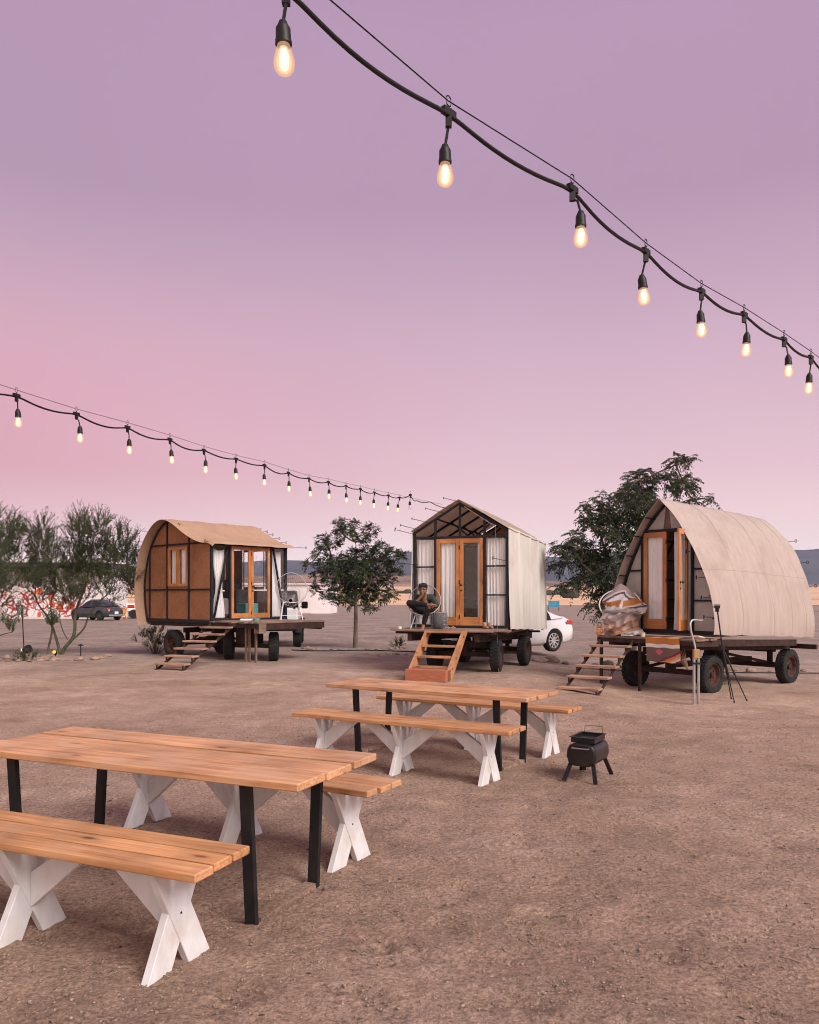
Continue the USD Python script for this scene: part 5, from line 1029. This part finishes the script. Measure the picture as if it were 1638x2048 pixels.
col = np.empty(P.shape); col[:] = GREY; s = V + .10 * U - .10 * np.cos(U * 3); col[(s > .50) & (s < .60)] = ORA; col[(s > .60) & (s < .76)] = (.50, .42, .42); col[(s > .76) & (s < .84)] = ORA; col[s > .92] = WHT
o = obj(None, 'blanket', MB().grid(P), mWool, smooth=True, label='crumpled grey and orange blanket hanging from the chair seat to the deck', cat='blanket', loc=cc, rotz=-20); paint(o, col.reshape(-1, 3))
# rug over the porch edge
nu, nv = 60, 80; U, V = np.meshgrid(np.linspace(0, 1, nu), np.linspace(0, 1, nv), indexing='ij')
fl = .42; ln = fl + .46; sdist = V * ln
X = .08 + .72 * U + .01 * np.sin(V * 9); Y = np.where(sdist < fl, -.785 + (fl - sdist), -.785 - .012 * np.sin(U * 8 + V * 3)); Z = np.where(sdist < fl, .862, .862 - (sdist - fl)) + .006 * np.sin(U * 14)
P = np.stack([X, Y, Z], -1); col = np.empty(P.shape); col[:] = (.17, .115, .10); d = (sdist - fl)
col[d < .12] = ORA; col[d < -.10] = (.52, .22, .15); col[(d > .125) & (d < .185)] = WHT; col[(d > .15) & (d < .158)] = (.05, .04, .06)
dx, dz = np.abs(U - .38) * .72, np.abs(d - .265); col[(np.floor(dx / .018) + np.floor(dz / .012)) < 4.5] = (.55, .13, .17)
e = (d - .20) / .26 + (U - 1) * .95; st_ = np.floor(U * 16) / 16; e = (d - .20) / .28 - (1 - st_) * 1.15
for a0, a1, c in ((.10, .24, (.20, .035, .05)), (.24, .42, (.55, .21, .13)), (.42, .56, (.60, .33, .13)), (.56, .70, (.68, .62, .58)), (.70, .9, (.22, .03, .06))): col[(e > a0) & (e < a1) & (d > .19)] = c
M = T((0, 0, 0)); P = np.array([[ORw(p) for p in r] for r in P])
o = obj(None, 'rug', MB().grid(P), mWool, smooth=False, label='patterned woven rug hanging over the porch edge of the arched cabin', cat='rug'); paint(o, col.reshape(-1, 3))
ct = MB(); 
for k in range(9): x = .86 + .018 * k; ct.tube(smooth_line([(x, -.55 + .02 * (k % 3), .875), (x + .05, -.6, .90 + .01 * (k % 2)), (x + .16, -.58 + .02 * (k % 4), .88)], 8), .012, 5)
obj(None, 'rag', trimesh.Trimesh([ORw(p) for p in ct.get().vertices], ct.get().faces, process=False), mat('pink_white_rag', (.62, .30, .27), (.74, .66, .64), scale=25, rough=.95), label='crumpled pink and white rag on the deck right of the rug', cat='rag')
lt = thing('lantern', 'orange oil lantern at the left corner of the arched cabin porch', 'lantern', ORw((-1.10, -.70, .86)))
mOr = mat('orange_enamel', (.55, .16, .03), (.62, .21, .04), rough=.4)
obj(lt, 'tank', MB().lathe([(0, 0), (.06, 0), (.066, .02), (.06, .05), (.03, .06), (0, .06)], 18), mOr, smooth=40); obj(lt, 'cap', MB().lathe([(0, .19), (.035, .185), (.045, .165), (.03, .15), (.03, .14), (0, .14)], 16), mOr, smooth=40)
obj(lt, 'globe', MB().lathe([(.03, .06), (.044, .085), (.046, .105), (.03, .14)], 16), pane('lamp_globe', (1, .85, .7)), smooth=True)
obj(lt, 'side_tube', MB().tube([(-.055, 0, .04), (-.062, 0, .12), (-.03, 0, .175)], .006, 6).tube([(.055, 0, .04), (.062, 0, .12), (.03, 0, .175)], .006, 6), mOr); obj(lt, 'bail', MB().tube([(.06 * math.cos(t), .0, .14 + .095 * math.sin(t)) for t in np.linspace(0, math.pi, 9)], .003, 5), mOr)
obj(None, 'black_mug', MB().lathe([(0, 0), (.045, 0), (.047, .095), (.043, .095), (.041, .008), (0, .008)], 18).tube([(.045, 0, .08), (.075, 0, .07), (.075, 0, .03), (.045, 0, .02)], .007, 6), mRubber, smooth=40, label='black mug right of the orange lantern', cat='mug', loc=ORw((-.97, -.62, .86)))
obj(None, 'candle_jar', MB().lathe([(0, 0), (.04, 0), (.042, .08), (0, .078)], 16), mat('cream_wax', (.62, .52, .40)), smooth=40, label='cream candle on the deck between the blankets and the rug', cat='candle', loc=ORw((-.07, -.68, .86)))
pl = thing('book', 'dark book lying on the deck beneath the crumpled blanket, with white pages', 'book', ORw((-.45, -.66, .86)), -40); obj(pl, 'pages', MB().box((0, 0, .02), (.20, .14, .03)), mWhiteMetal); obj(pl, 'cover', MB().box((0, 0, .039), (.21, .15, .006)).box((0, 0, .003), (.21, .15, .006)), mRubber)
# camera tripod leaning at the side
tr = thing('tripod', 'black camera tripod standing right of the grey pipes before the arched cabin', 'tripod', (5.45, 13.9, -.2), 0)
b = MB().tube([(.02, 0, .95), (-.07, 0, 1.62)], .013, 8).lathe([(0, -.03), (.035, -.03), (.035, .03), (0, .03)], 10, T((-.07, 0, 1.60))); obj(tr, 'centre_column', b, mSteel)
obj(tr, 'head', MB().bbox((-.075, -.01, 1.655), (.09, .05, .05), .008).box((-.075, 0, 1.69), (.10, .06, .014)).tube([(-.09, 0, 1.64), (-.16, -.03, 1.66)], .008, 6), mSteel)
obj(tr, 'collar', MB().lathe([(0, -.06), (.05, -.06), (.055, -.03), (.05, .03), (0, .04)], 12, T((0.01, 0, .96))), mSteel, smooth=40)
for e in ((.17, -.15, .0), (.43, -.05, .02), (.32, .35, .0)):
    e = vec(*e); c = vec(.02, 0, .94); m = c + (e - c) * .48; lg = obj(tr, 'leg', MB().tube([c, m], .015, 8).tube([m, e], .010, 8), mSteel); obj(lg, 'clamp', MB().tube([m - unit(e - c) * .03, m + unit(e - c) * .03], .021, 8).tube([e - unit(e - c) * .03, e], .014, 8), mSteel)
# grey pipes with a bent conduit
pp = thing('utility_pipes', 'two grey upright pipes with a bent conduit beside the arched cabin porch', 'pipes', (4.88, 13.55, -.2), 0)
for x in (-.03, .045): obj(pp, 'pipe', MB().tube([(x, 0, -.05), (x, 0, .80)], .024, 10), mGalv)
obj(pp, 'conduit', MB().tube(smooth_line([(.0, .02, .86), (-.03, .04, 1.1), (-.07, .06, 1.30), (-.05, .09, 1.41), (.08, .16, 1.43), (.2, .25, 1.43)], 24), .018, 8), mGalv, smooth=True)
obj(pp, 'junction_box', MB().bbox((.01, .01, .86), (.10, .08, .16), .008), mat('brown_box', (.36, .22, .10), rough=.6)); obj(pp, 'tie', MB().box((.008, -.002, .70), (.14, .07, .03)), mSteel)

# ------------------------------------------------------------------ ground lights, stakes
up = thing('ground_light', 'small spotlight glowing orange at the foot of the wispy desert tree', 'light', (-9.75, 21.9, 0), 0); obj(up, 'housing', MB().lathe([(0, 0), (.05, 0), (.06, .08), (.055, .085)], 14, T((0, 0, .08), (1, 0, 0), 60)).bar((0, 0, -.05), (0, 0, .1), .02, .02, (0, 1, 0)), mSteel, smooth=40); obj(up, 'lens', MB().lathe([(0, .0), (.05, 0)], 14, T((0, -.085, .125), (1, 0, 0), 60)), emit('orange_lamp', (1, .30, .05), 2.2))
sp = thing('ground_light', 'dark spotlight with pale front tipped over among the stones at the left', 'light', (-10.1, 20.9, 0), 0); obj(sp, 'housing', MB().lathe([(0, -.1), (.07, -.1), (.11, .02), (.09, .1), (0, .12)], 14, T((.05, 0, .26), (0, 1, 0), 70)).bar((-.06, 0, -.05), (-.03, 0, .22), .02, .03, (0, 1, 0)), mSteel, smooth=40); obj(sp, 'lens', MB().lathe([(0, 0), (.045, 0)], 12, T((-.06, -.06, .24), (1, 0, .4), 80)), mWhiteMetal)
pl = thing('path_light', 'small black path light on a thin stem right of the wispy desert tree', 'light', (-9.1, 22.0, 0), 0); obj(pl, 'stem', MB().tube([(0, 0, -.05), (0, 0, .28)], .014, 7), mSteel); obj(pl, 'hood', MB().lathe([(0, .34), (.075, .30), (.075, .285), (0, .285)], 14), mSteel, smooth=40)
obj(None, 'iron_stake', MB().tube([(0, 0, -.1), (-.03, 0, .6), (-.075, 0, 1.42)], .016, 6), mRust, label='thin iron stake standing upright left of the wispy desert tree', cat='stake', loc=(-9.95, 20.55, 0))

# ------------------------------------------------------------------ vehicles
def body_loft(st, n=18):
    """st: (x, half width, z low, z shoulder, z top) stations of a closed, rounded lower body"""
    rows = []
    for x, hw_, z0, z1, z2 in st:
        p = [(-hw_ * .80, z0), (-hw_ * .97, z0 + .10), (-hw_, z0 + .30), (-hw_ * .985, z1), (-hw_ * .90, z1 + (z2 - z1) * .6), (-hw_ * .62, z2), (0, z2 + .015), (hw_ * .62, z2), (hw_ * .90, z1 + (z2 - z1) * .6), (hw_ * .985, z1), (hw_, z0 + .30), (hw_ * .97, z0 + .10), (hw_ * .80, z0)]
        rows.append(np.c_[np.full(len(p), x), p])
    P = np.array(rows); P = np.stack([smooth_line(P[:, k], 40) for k in range(P.shape[1])], 1); P = np.concatenate([P, P[:, :1]], 1)
    b = MB().grid(P)
    for k, o in ((0, -1), (-1, 1)):
        c = P[k][:-1]; m = len(c); b.add(np.vstack([c, c.mean(0)]), [((i + 1) % m, i, m)[::o] for i in range(m)])
    return b
def car(name, label, cat, loc, rz, L, body, cabin, wx, r, mb, track, spokes=10, mrim=None, lamps=True):
    t = thing(name, label, cat, loc, rz)
    m = body_loft(body).get(); m.merge_vertices(); m.fix_normals()
    try:
        mm = manifold3d.Manifold(manifold3d.Mesh(np.asarray(m.vertices, np.float32), np.asarray(m.faces, np.uint32)))
        for x in wx:
            for s in (-1, 1): mm = mm - manifold3d.Manifold.cylinder(.34, r * 1.13, r * 1.13, 32, True).rotate([90, 0, 0]).translate([x, s * (track + .06), r])
        k = mm.to_mesh(); m = trimesh.Trimesh(k.vert_properties[:, :3], k.tri_verts) if len(k.tri_verts) else m
    except Exception: pass
    obj(t, 'body', m, mb, smooth=35)
    # cabin: stations (x, half width at belt, half width at roof, belt z, roof z)
    C = np.array(cabin); rows = []
    for x, wb, wr, zb, zr in C: rows.append([(x, -wb, zb), (x, -(wb * .5 + wr * .5) - .02, (zb + zr) / 2), (x, -wr, zr - .05), (x, -wr * .7, zr), (x, 0, zr + .02), (x, wr * .7, zr), (x, wr, zr - .05), (x, (wb * .5 + wr * .5) + .02, (zb + zr) / 2), (x, wb, zb)])
    P = np.array(rows, float); P = np.stack([smooth_line(P[:, k], 30) for k in range(9)], 1)
    obj(t, 'roof', MB().grid(P[:, 2:7]), mb, smooth=True)
    gls = mat('tinted_glass', (.012, .014, .017), rough=.08, spec=.6) if not stage.GetPrimAtPath('/World/Looks/tinted_glass') else UsdShade.Material.Get(stage, '/World/Looks/tinted_glass')
    obj(t, 'side_window', MB().grid(P[3:-3, :3]), gls, smooth=True); obj(t, 'side_window', MB().grid(P[3:-3, 6:]), gls, smooth=True)
    obj(t, 'pillar', MB().grid(P[:4, :3] * (1, 1.004, 1)).grid(P[:4, 6:] * (1, 1.004, 1)).grid(P[-7:, :3] * (1, 1.004, 1)).grid(P[-7:, 6:] * (1, 1.004, 1)).grid(P[13:16, :3] * (1, 1.006, 1)).grid(P[13:16, 6:] * (1, 1.006, 1)), mb, smooth=True)
    obj(t, 'windscreen', MB().grid(P[:6, 2:7] + (0, 0, .004)), gls, smooth=True); obj(t, 'rear_window', MB().grid(P[-8:, 2:7] + (0, 0, .004)), gls, smooth=True)
    mrim = mrim or mat('alloy_' + name, (.62, .60, .60), rough=.35, metal=.6)
    for x in wx:
        for s in (-1, 1):
            M = T((x, s * (track - .02), r)) @ trimesh.transformations.rotation_matrix(math.radians(-90 * s), (1, 0, 0))
            wv = obj(t, 'wheel', MB().lathe([(r * .70, -.09), (r * .9, -.11), (r, -.08), (r, .08), (r * .9, .11), (r * .70, .09), (r * .70, -.09)], 28, M), mTyre, smooth=40)
            rb = MB().lathe([(r * .70, .085), (r * .64, .09), (r * .62, .03)], 28, M).lathe([(0, .07), (r * .16, .07), (r * .17, .05)], 16, M)
            for k in range(spokes): rb.add(CUBE * (r * .5, r * (.11 if spokes > 6 else .2), .025) + vec(r * .40, 0, .07), CF, M @ trimesh.transformations.rotation_matrix(k * 2 * math.pi / spokes, (0, 0, 1)))
            obj(wv, 'rim', rb, mrim, smooth=30); obj(wv, 'brake_disc', MB().lathe([(0, .0), (r * .66, 0.0), (r * .66, -.03)], 20, M), mSteel)
    return t
mCarW = mat('white_car_paint', (.74, .73, .73), rough=.25, coat=.5, spec=.5); mCarG = mat('dark_grey_car_paint', (.035, .038, .042), rough=.3, coat=.4, dirt=(.09, .085, .08), dscale=3)
mTail = mat('red_lamp', (.45, .02, .02), (.55, .04, .03), rough=.15, spec=.6)
# sedan: x forward in its own frame
sedan_b = [(-2.40, .70, .36, .62, .80), (-2.32, .80, .30, .72, 1.00), (-2.0, .88, .22, .80, 1.06), (-1.4, .915, .20, .82, 1.02), (-.6, .92, .19, .80, .96), (.3, .92, .19, .79, .94), (1.0, .915, .20, .76, .93), (1.7, .89, .22, .70, .86), (2.2, .80, .26, .60, .74), (2.42, .64, .34, .52, .62)]
sedan_c = [(1.15, .80, .66, .90, .93), (.55, .80, .62, .92, 1.26), (-.1, .80, .60, .93, 1.42), (-.8, .80, .60, .95, 1.41), (-1.4, .79, .60, .98, 1.27), (-2.0, .74, .62, 1.03, 1.06)]
rear = vec(4.35, 24.2); ax = unit(vec(-.80, -.60)); ctr = rear + ax * 1.40 + vec(-.6, .8) * .80
t = car('white_sedan', 'white saloon car parked behind the gabled cabin, its tail showing at the right', 'car', (ctr[0], ctr[1], float(zg(ctr[0], ctr[1]) + 0)), math.degrees(math.atan2(ax[1], ax[0])), 4.8, sedan_b, sedan_c, (-1.40, 1.40), .335, mCarW, .80)
for s in (-1, 1): obj(t, 'tail_lamp', MB().grid(np.array([[(-2.36 + .42 * u, s * (.76 + .13 * u ** .6), .80 + .12 * v + .03 * u) for v in (0, 1)] for u in np.linspace(0, 1, 6)])), mTail); obj(t, 'head_lamp', MB().bbox((2.12, s * .70, .66), (.30, .20, .10), .03), mat('lamp_lens', (.6, .62, .65), rough=.05) if s < 0 else UsdShade.Material.Get(stage, '/World/Looks/lamp_lens')); obj(t, 'mirror', MB().bbox((.62, s * 1.0, .98), (.12, .20, .12), .03), mCarW); obj(t, 'door_handle', MB().bbox((-.75, s * .925, .80), (.2, .02, .03), .006), mCarW)
obj(t, 'bumper', MB().bbox((2.40, 0, .40), (.12, 1.2, .12), .03), mSteel)
# beetle-like coupe at the far left
bt_b = [(-2.02, .50, .40, .60, .70), (-1.95, .66, .30, .66, .86), (-1.7, .80, .24, .72, .98), (-1.2, .88, .20, .80, 1.04), (-.4, .86, .19, .80, .97), (.5, .86, .19, .80, .95), (1.2, .88, .20, .78, .95), (1.65, .80, .24, .68, .85), (1.95, .62, .30, .56, .70), (2.05, .45, .38, .50, .58)]
bt_c = [(1.0, .74, .58, .93, .96), (.6, .76, .58, .94, 1.22), (.1, .76, .58, .95, 1.44), (-.4, .76, .58, .96, 1.48), (-.9, .74, .58, .98, 1.38), (-1.4, .70, .55, 1.0, 1.18), (-1.75, .60, .5, 1.0, 1.03)]
t = car('dark_coupe', 'dark grey rounded coupe parked in front of the muralled building', 'car', (-22.4, 56.9, 0), 152, 4.1, bt_b, bt_c, (-1.25, 1.28), .335, mCarG, .77, 5, mat('dark_alloy', (.12, .12, .12), rough=.4, metal=.6))
for s in (-1, 1): obj(t, 'tail_lamp', MB().bbox((-1.86, s * .60, .82), (.12, .26, .14), .05), mTail)
obj(t, 'number_plate', MB().bbox((-2.02, 0, .55), (.02, .32, .16), .005), mWhiteMetal); obj(t, 'badge', MB().lathe([(0, 0), (.07, 0), (.07, .01)], 16, T((-1.96, 0, .80), (0, 1, 0), -80)), mGalv); obj(t, 'bumper', MB().bbox((-2.0, 0, .36), (.12, 1.3, .14), .05), mGalv)
# white off-roader behind the curved cabin's porch
t = thing('off_roader', 'white boxy off-road car parked behind the porch of the curved cabin', 'car', (-4.55, 27.4, 0), 96)
obj(t, 'body', MB().bbox((-.9, 0, .98), (2.1, 1.55, .62), .06).bbox((1.05, 0, .93), (1.9, 1.30, .50), .08), mCarW)
obj(t, 'cab', MB().bar((.05, -.70, 1.25), (-.12, -.64, 1.80), .07, .09, (1, 0, 0)).bar((.05, .70, 1.25), (-.12, .64, 1.80), .07, .09, (1, 0, 0)).bbox((-1.0, 0, 1.80), (1.85, 1.38, .08), .03).box((-1.9, -.66, 1.52), (.10, .06, .52)).box((-1.9, .66, 1.52), (.10, .06, .52)).box((-.95, -.66, 1.52), (.08, .06, .52)).box((-.95, .66, 1.52), (.08, .06, .52)), mRubber)
gls = UsdShade.Material.Get(stage, '/World/Looks/tinted_glass')
obj(t, 'windscreen', MB().bar((.03, 0, 1.29), (-.13, 0, 1.76), 1.26, .01, (1, 0, 0)), gls); 
for s in (-1, 1): obj(t, 'side_window', MB().box((-1.0, s * .66, 1.52), (1.7, .01, .46)), gls); obj(t, 'mirror', MB().bbox((.0, s * .93, 1.36), (.10, .22, .24), .03).bar((.0, s * .72, 1.28), (0, s * .88, 1.32), .03, .03), mRubber)
for x in (-1.35, 1.15):
    for s in (-1, 1):
        y = s * .73; M = T((x, y, .39)) @ trimesh.transformations.rotation_matrix(math.radians(-90 * s), (1, 0, 0)); r = .39
        wv = obj(t, 'wheel', MB().lathe([(r * .58, -.11), (r * .9, -.13), (r, -.10), (r, .10), (r * .9, .13), (r * .58, .11), (r * .58, -.11)], 26, M), mTyre, smooth=40); rb = MB().lathe([(r * .58, .10), (r * .5, .06), (r * .2, .05), (r * .18, .1), (0, .1)], 20, M)
        for k in range(5): rb.add(CUBE * (r * .42, r * .17, .03) + vec(r * .36, 0, .08), CF, M @ trimesh.transformations.rotation_matrix(k * 2 * math.pi / 5, (0, 0, 1)))
        obj(wv, 'rim', rb, UsdShade.Material.Get(stage, '/World/Looks/alloy_white_sedan'), smooth=30)
        obj(t, 'fender_flare', MB().grid(np.array([[(x + (r + .10) * math.cos(a_) * 1.05, s * yy, .42 + (r + .08) * math.sin(a_)) for yy in (.58, .90)] for a_ in np.linspace(.15, 2.99, 12)]), .02), mRubber)
obj(t, 'rear_bumper', MB().bbox((-1.99, 0, .62), (.14, 1.5, .14), .03), mRubber)
M = T((-2.08, 0, 1.05), (0, 1, 0), 90); sw = obj(t, 'spare_wheel', MB().lathe([(.0, -.1), (.33, -.11), (.38, -.08), (.38, .08), (.33, .11), (0, .1)], 24, M), mTyre, smooth=40)

# ------------------------------------------------------------------ far buildings, sign, fence, chair
mStucco = mat('white_wall', (.66, .60, .59), (.74, .68, .67), scale=1.4, rough=.9, dirt=(.52, .44, .42), dscale=.8)
mBand = mat('dark_roof_edge', (.06, .05, .05), (.10, .085, .08), rough=.8); mShed = mat('shed_wall', (.70, .62, .62), (.78, .71, .71), scale=1.0, rough=.8, dirt=(.60, .50, .50), dscale=.5)
bd = thing('long_building', 'long low building with a red floral mural, behind the wispy desert trees', 'building', (-34.5, 60.5, 0), 2)
obj(bd, 'wall', MB().box((0, 3, 1.95), (22, 6, 3.9)), mStucco); obj(bd, 'roof_edge', MB().box((0, 2.6, 4.07), (23.2, 8.2, .34)), mBand); obj(bd, 'roof', MB().add([(-11.6, -1.5, 4.25), (11.6, -1.5, 4.25), (11.6, 7, 4.25), (-11.6, 7, 4.25), (-11.4, 2.8, 5.0), (11.0, 2.8, 4.75)], [(0, 1, 5), (0, 5, 4), (2, 3, 4), (2, 4, 5), (1, 2, 5), (3, 0, 4)]), mShed)
nu, nv = 420, 66; U, V = np.meshgrid(np.linspace(-10.9, 10.9, nu), np.linspace(.12, 2.9, nv), indexing='ij'); rgm = np.random.default_rng(9)
col = np.empty((nu, nv, 3)); col[:] = (.72, .66, .66)
for _ in range(120):
    cx, cy, r0 = rgm.uniform(-11, 11), rgm.uniform(.2, 2.8), rgm.uniform(.15, .65); a0, a1 = rgm.uniform(0, 6.28), rgm.uniform(2.2, 5.5); th = np.arctan2(V - cy, U - cx); rr = np.hypot(U - cx, V - cy)
    ph = (th - a0) % 6.283; col[(np.abs(rr - r0 * (1 - .10 * ph)) < .035 + .02 * (ph < 1.5)) & (ph < a1)] = (.36, .045, .05)
for _ in range(46):
    cx, cy, r0 = rgm.uniform(-11, 11), rgm.uniform(.2, 2.5), rgm.uniform(.16, .36); a0 = rgm.uniform(0, 3.14); dx, dy = (U - cx) * math.cos(a0) + (V - cy) * math.sin(a0), -(U - cx) * math.sin(a0) + (V - cy) * math.cos(a0)
    col[(dx / r0) ** 2 + (dy / (r0 * .62)) ** 2 < 1] = (.62, .10, .055) if rgm.random() < .75 else (.70, .20, .06)
mw = obj(bd, 'mural', MB().grid(np.stack([U, 0 * U - .02, V], -1)[:, ::-1]), painted('mural_paint')); paint(mw, col[:, ::-1].reshape(-1, 3))
sh = thing('white_shed', 'long plain white shed between the curved cabin and the round-crowned tree', 'building', (-17.3, 80.5, 0), -1.5)
obj(sh, 'wall', MB().box((0, 3, 1.45), (18.6, 6, 2.95)), mShed); obj(sh, 'roof', MB().box((0, 3, 2.99), (19.0, 6.4, .14)), mShed); obj(sh, 'door', MB().box((6.75, -.02, 1.25), (1.0, .04, 2.35)), mShed)
for x in np.linspace(-8.5, 5.8, 7): obj(sh, 'wall_seam', MB().box((x, -.012, 1.45), (.06, .02, 2.9)), mStucco)
obj(sh, 'door_frame', MB().box((6.2, -.03, 1.28), (.07, .05, 2.5)).box((7.3, -.03, 1.28), (.07, .05, 2.5)), mStucco)
sg = thing('field_sign', 'light blue sign board on two thin posts beyond the white saloon car', 'sign', (17.25, 95, 0), 0)
obj(sg, 'board', MB().bbox((0, 0, .84), (1.34, .05, .72), .01), mat('sky_blue_board', (.03, .20, .34), (.05, .26, .40), rough=.5)); 
for s in (-1, 1): obj(sg, 'post', MB().box((s * .60, .05, .62), (.06, .06, 1.28)), mSteel)
obj(sg, 'pale_stripe', MB().box((-.1, -.03, .80), (.62, .012, .10)).box((.1, -.03, .98), (.5, .012, .06)), mat('pale_lettering_paint', (.10, .30, .36)))
cy = thing('plastic_chair', 'orange-yellow garden chair standing right of the dark coupe', 'chair', (-21.4, 59.0, 0), -28)
mYel = mat('yellow_plastic', (.72, .33, .06), (.78, .38, .08), rough=.5)
for sx in (-1, 1): obj(cy, 'leg', MB().bar((sx * .26, -.28, 0), (sx * .26, -.22, .42), .07, .06, (0, 1, 0)).bar((sx * .25, .32, 0), (sx * .25, .10, .40), .07, .06, (0, 1, 0)).bar((sx * .28, -.3, .54), (sx * .28, .22, .54), .09, .04), mYel)
obj(cy, 'seat', MB().bar((0, -.28, .36), (0, .16, .28), .52, .04), mYel); 
for k in range(4): obj(cy, 'back_slat', MB().bar((-.20 + .133 * k, .16, .28), (-.24 + .16 * k, .36, .86), .11, .03, (0, 1, 0)), mYel)
ut = thing('pickup_truck', 'white parked truck with red lamps, mostly hidden by the curved cabin', 'truck', (-20.35, 62, 0), 20)
obj(ut, 'body', MB().bbox((0, 0, .85), (3.4, 1.7, .6), .06).bbox((.5, 0, 1.4), (1.4, 1.5, .55), .1), mCarW); obj(ut, 'tail_lamp', MB().box((-1.3, -.87, .95), (.5, .03, .2)).box((-.3, -.87, .85), (.3, .03, .18)), mTail)
for x in (-1.1, 1.1):
    for s in (-1, 1): obj(ut, 'wheel', MB().lathe([(0, -.1), (.33, -.1), (.37, -.06), (.37, .06), (.33, .1), (0, .1)], 20, T((x, s * .76, .37), (1, 0, 0), 90)), mTyre, smooth=40)
fn = thing('wire_fence', 'thin wire fence on posts across the field at the right edge', 'fence', (30, 62, 0), 4)
for k in range(9): obj(fn, 'post', MB().tube([(-4 + k * 3.2, 0, -.1), (-4 + k * 3.2, 0, 1.9)], .035, 6), mRust)
for z in (.5, 1.0, 1.5): obj(fn, 'wire', MB().tube([(-4, 0, z), (21.6, 0, z)], .008, 4), mRust)
rg = np.random.default_rng(12)
for k in range(16):
    x = rg.uniform(-8, 110); y = rg.uniform(330, 520); v = MB(); s = rg.uniform(1.2, 2.6); m = rock_mesh(60 + k, (1.5, 1, .8)); 
    q = trimesh.creation.icosphere(3, 1.0); qq = q.vertices * (1 + (meshkit.fbm(q.vertices * 3, 3, k) - .5)[:, None] * .9) * (1.6 * s, s, .8 * s); z = float(plain_z(vec(x), vec(y))[0])
    o = obj(None, 'field_bush', trimesh.Trimesh(qq, q.faces), mat('field_bush_green', (.03, .034, .022), (.065, .065, .04), scale=1.5, rough=1, world=True) if k == 0 else UsdShade.Material.Get(stage, '/World/Looks/field_bush_green'), smooth=True, label='dark round bush far out on the dry grass plain', cat='bush', group='bushes on the far plain', loc=(x, y, z + .5 * s))

# ------------------------------------------------------------------ haze over the whole valley
hz = MB().box((0, 1500, 119), (6000, 5000, 252))
mHaze = usdkit.material(stage, '/World/Looks/valley_haze', {'v': ('principled_volume', {'color': (.74, .80, 1.0), 'density': .00014, 'anisotropy': .1})}, [], volume='v.volume')
obj(None, 'haze', hz, mHaze, kind='stuff')
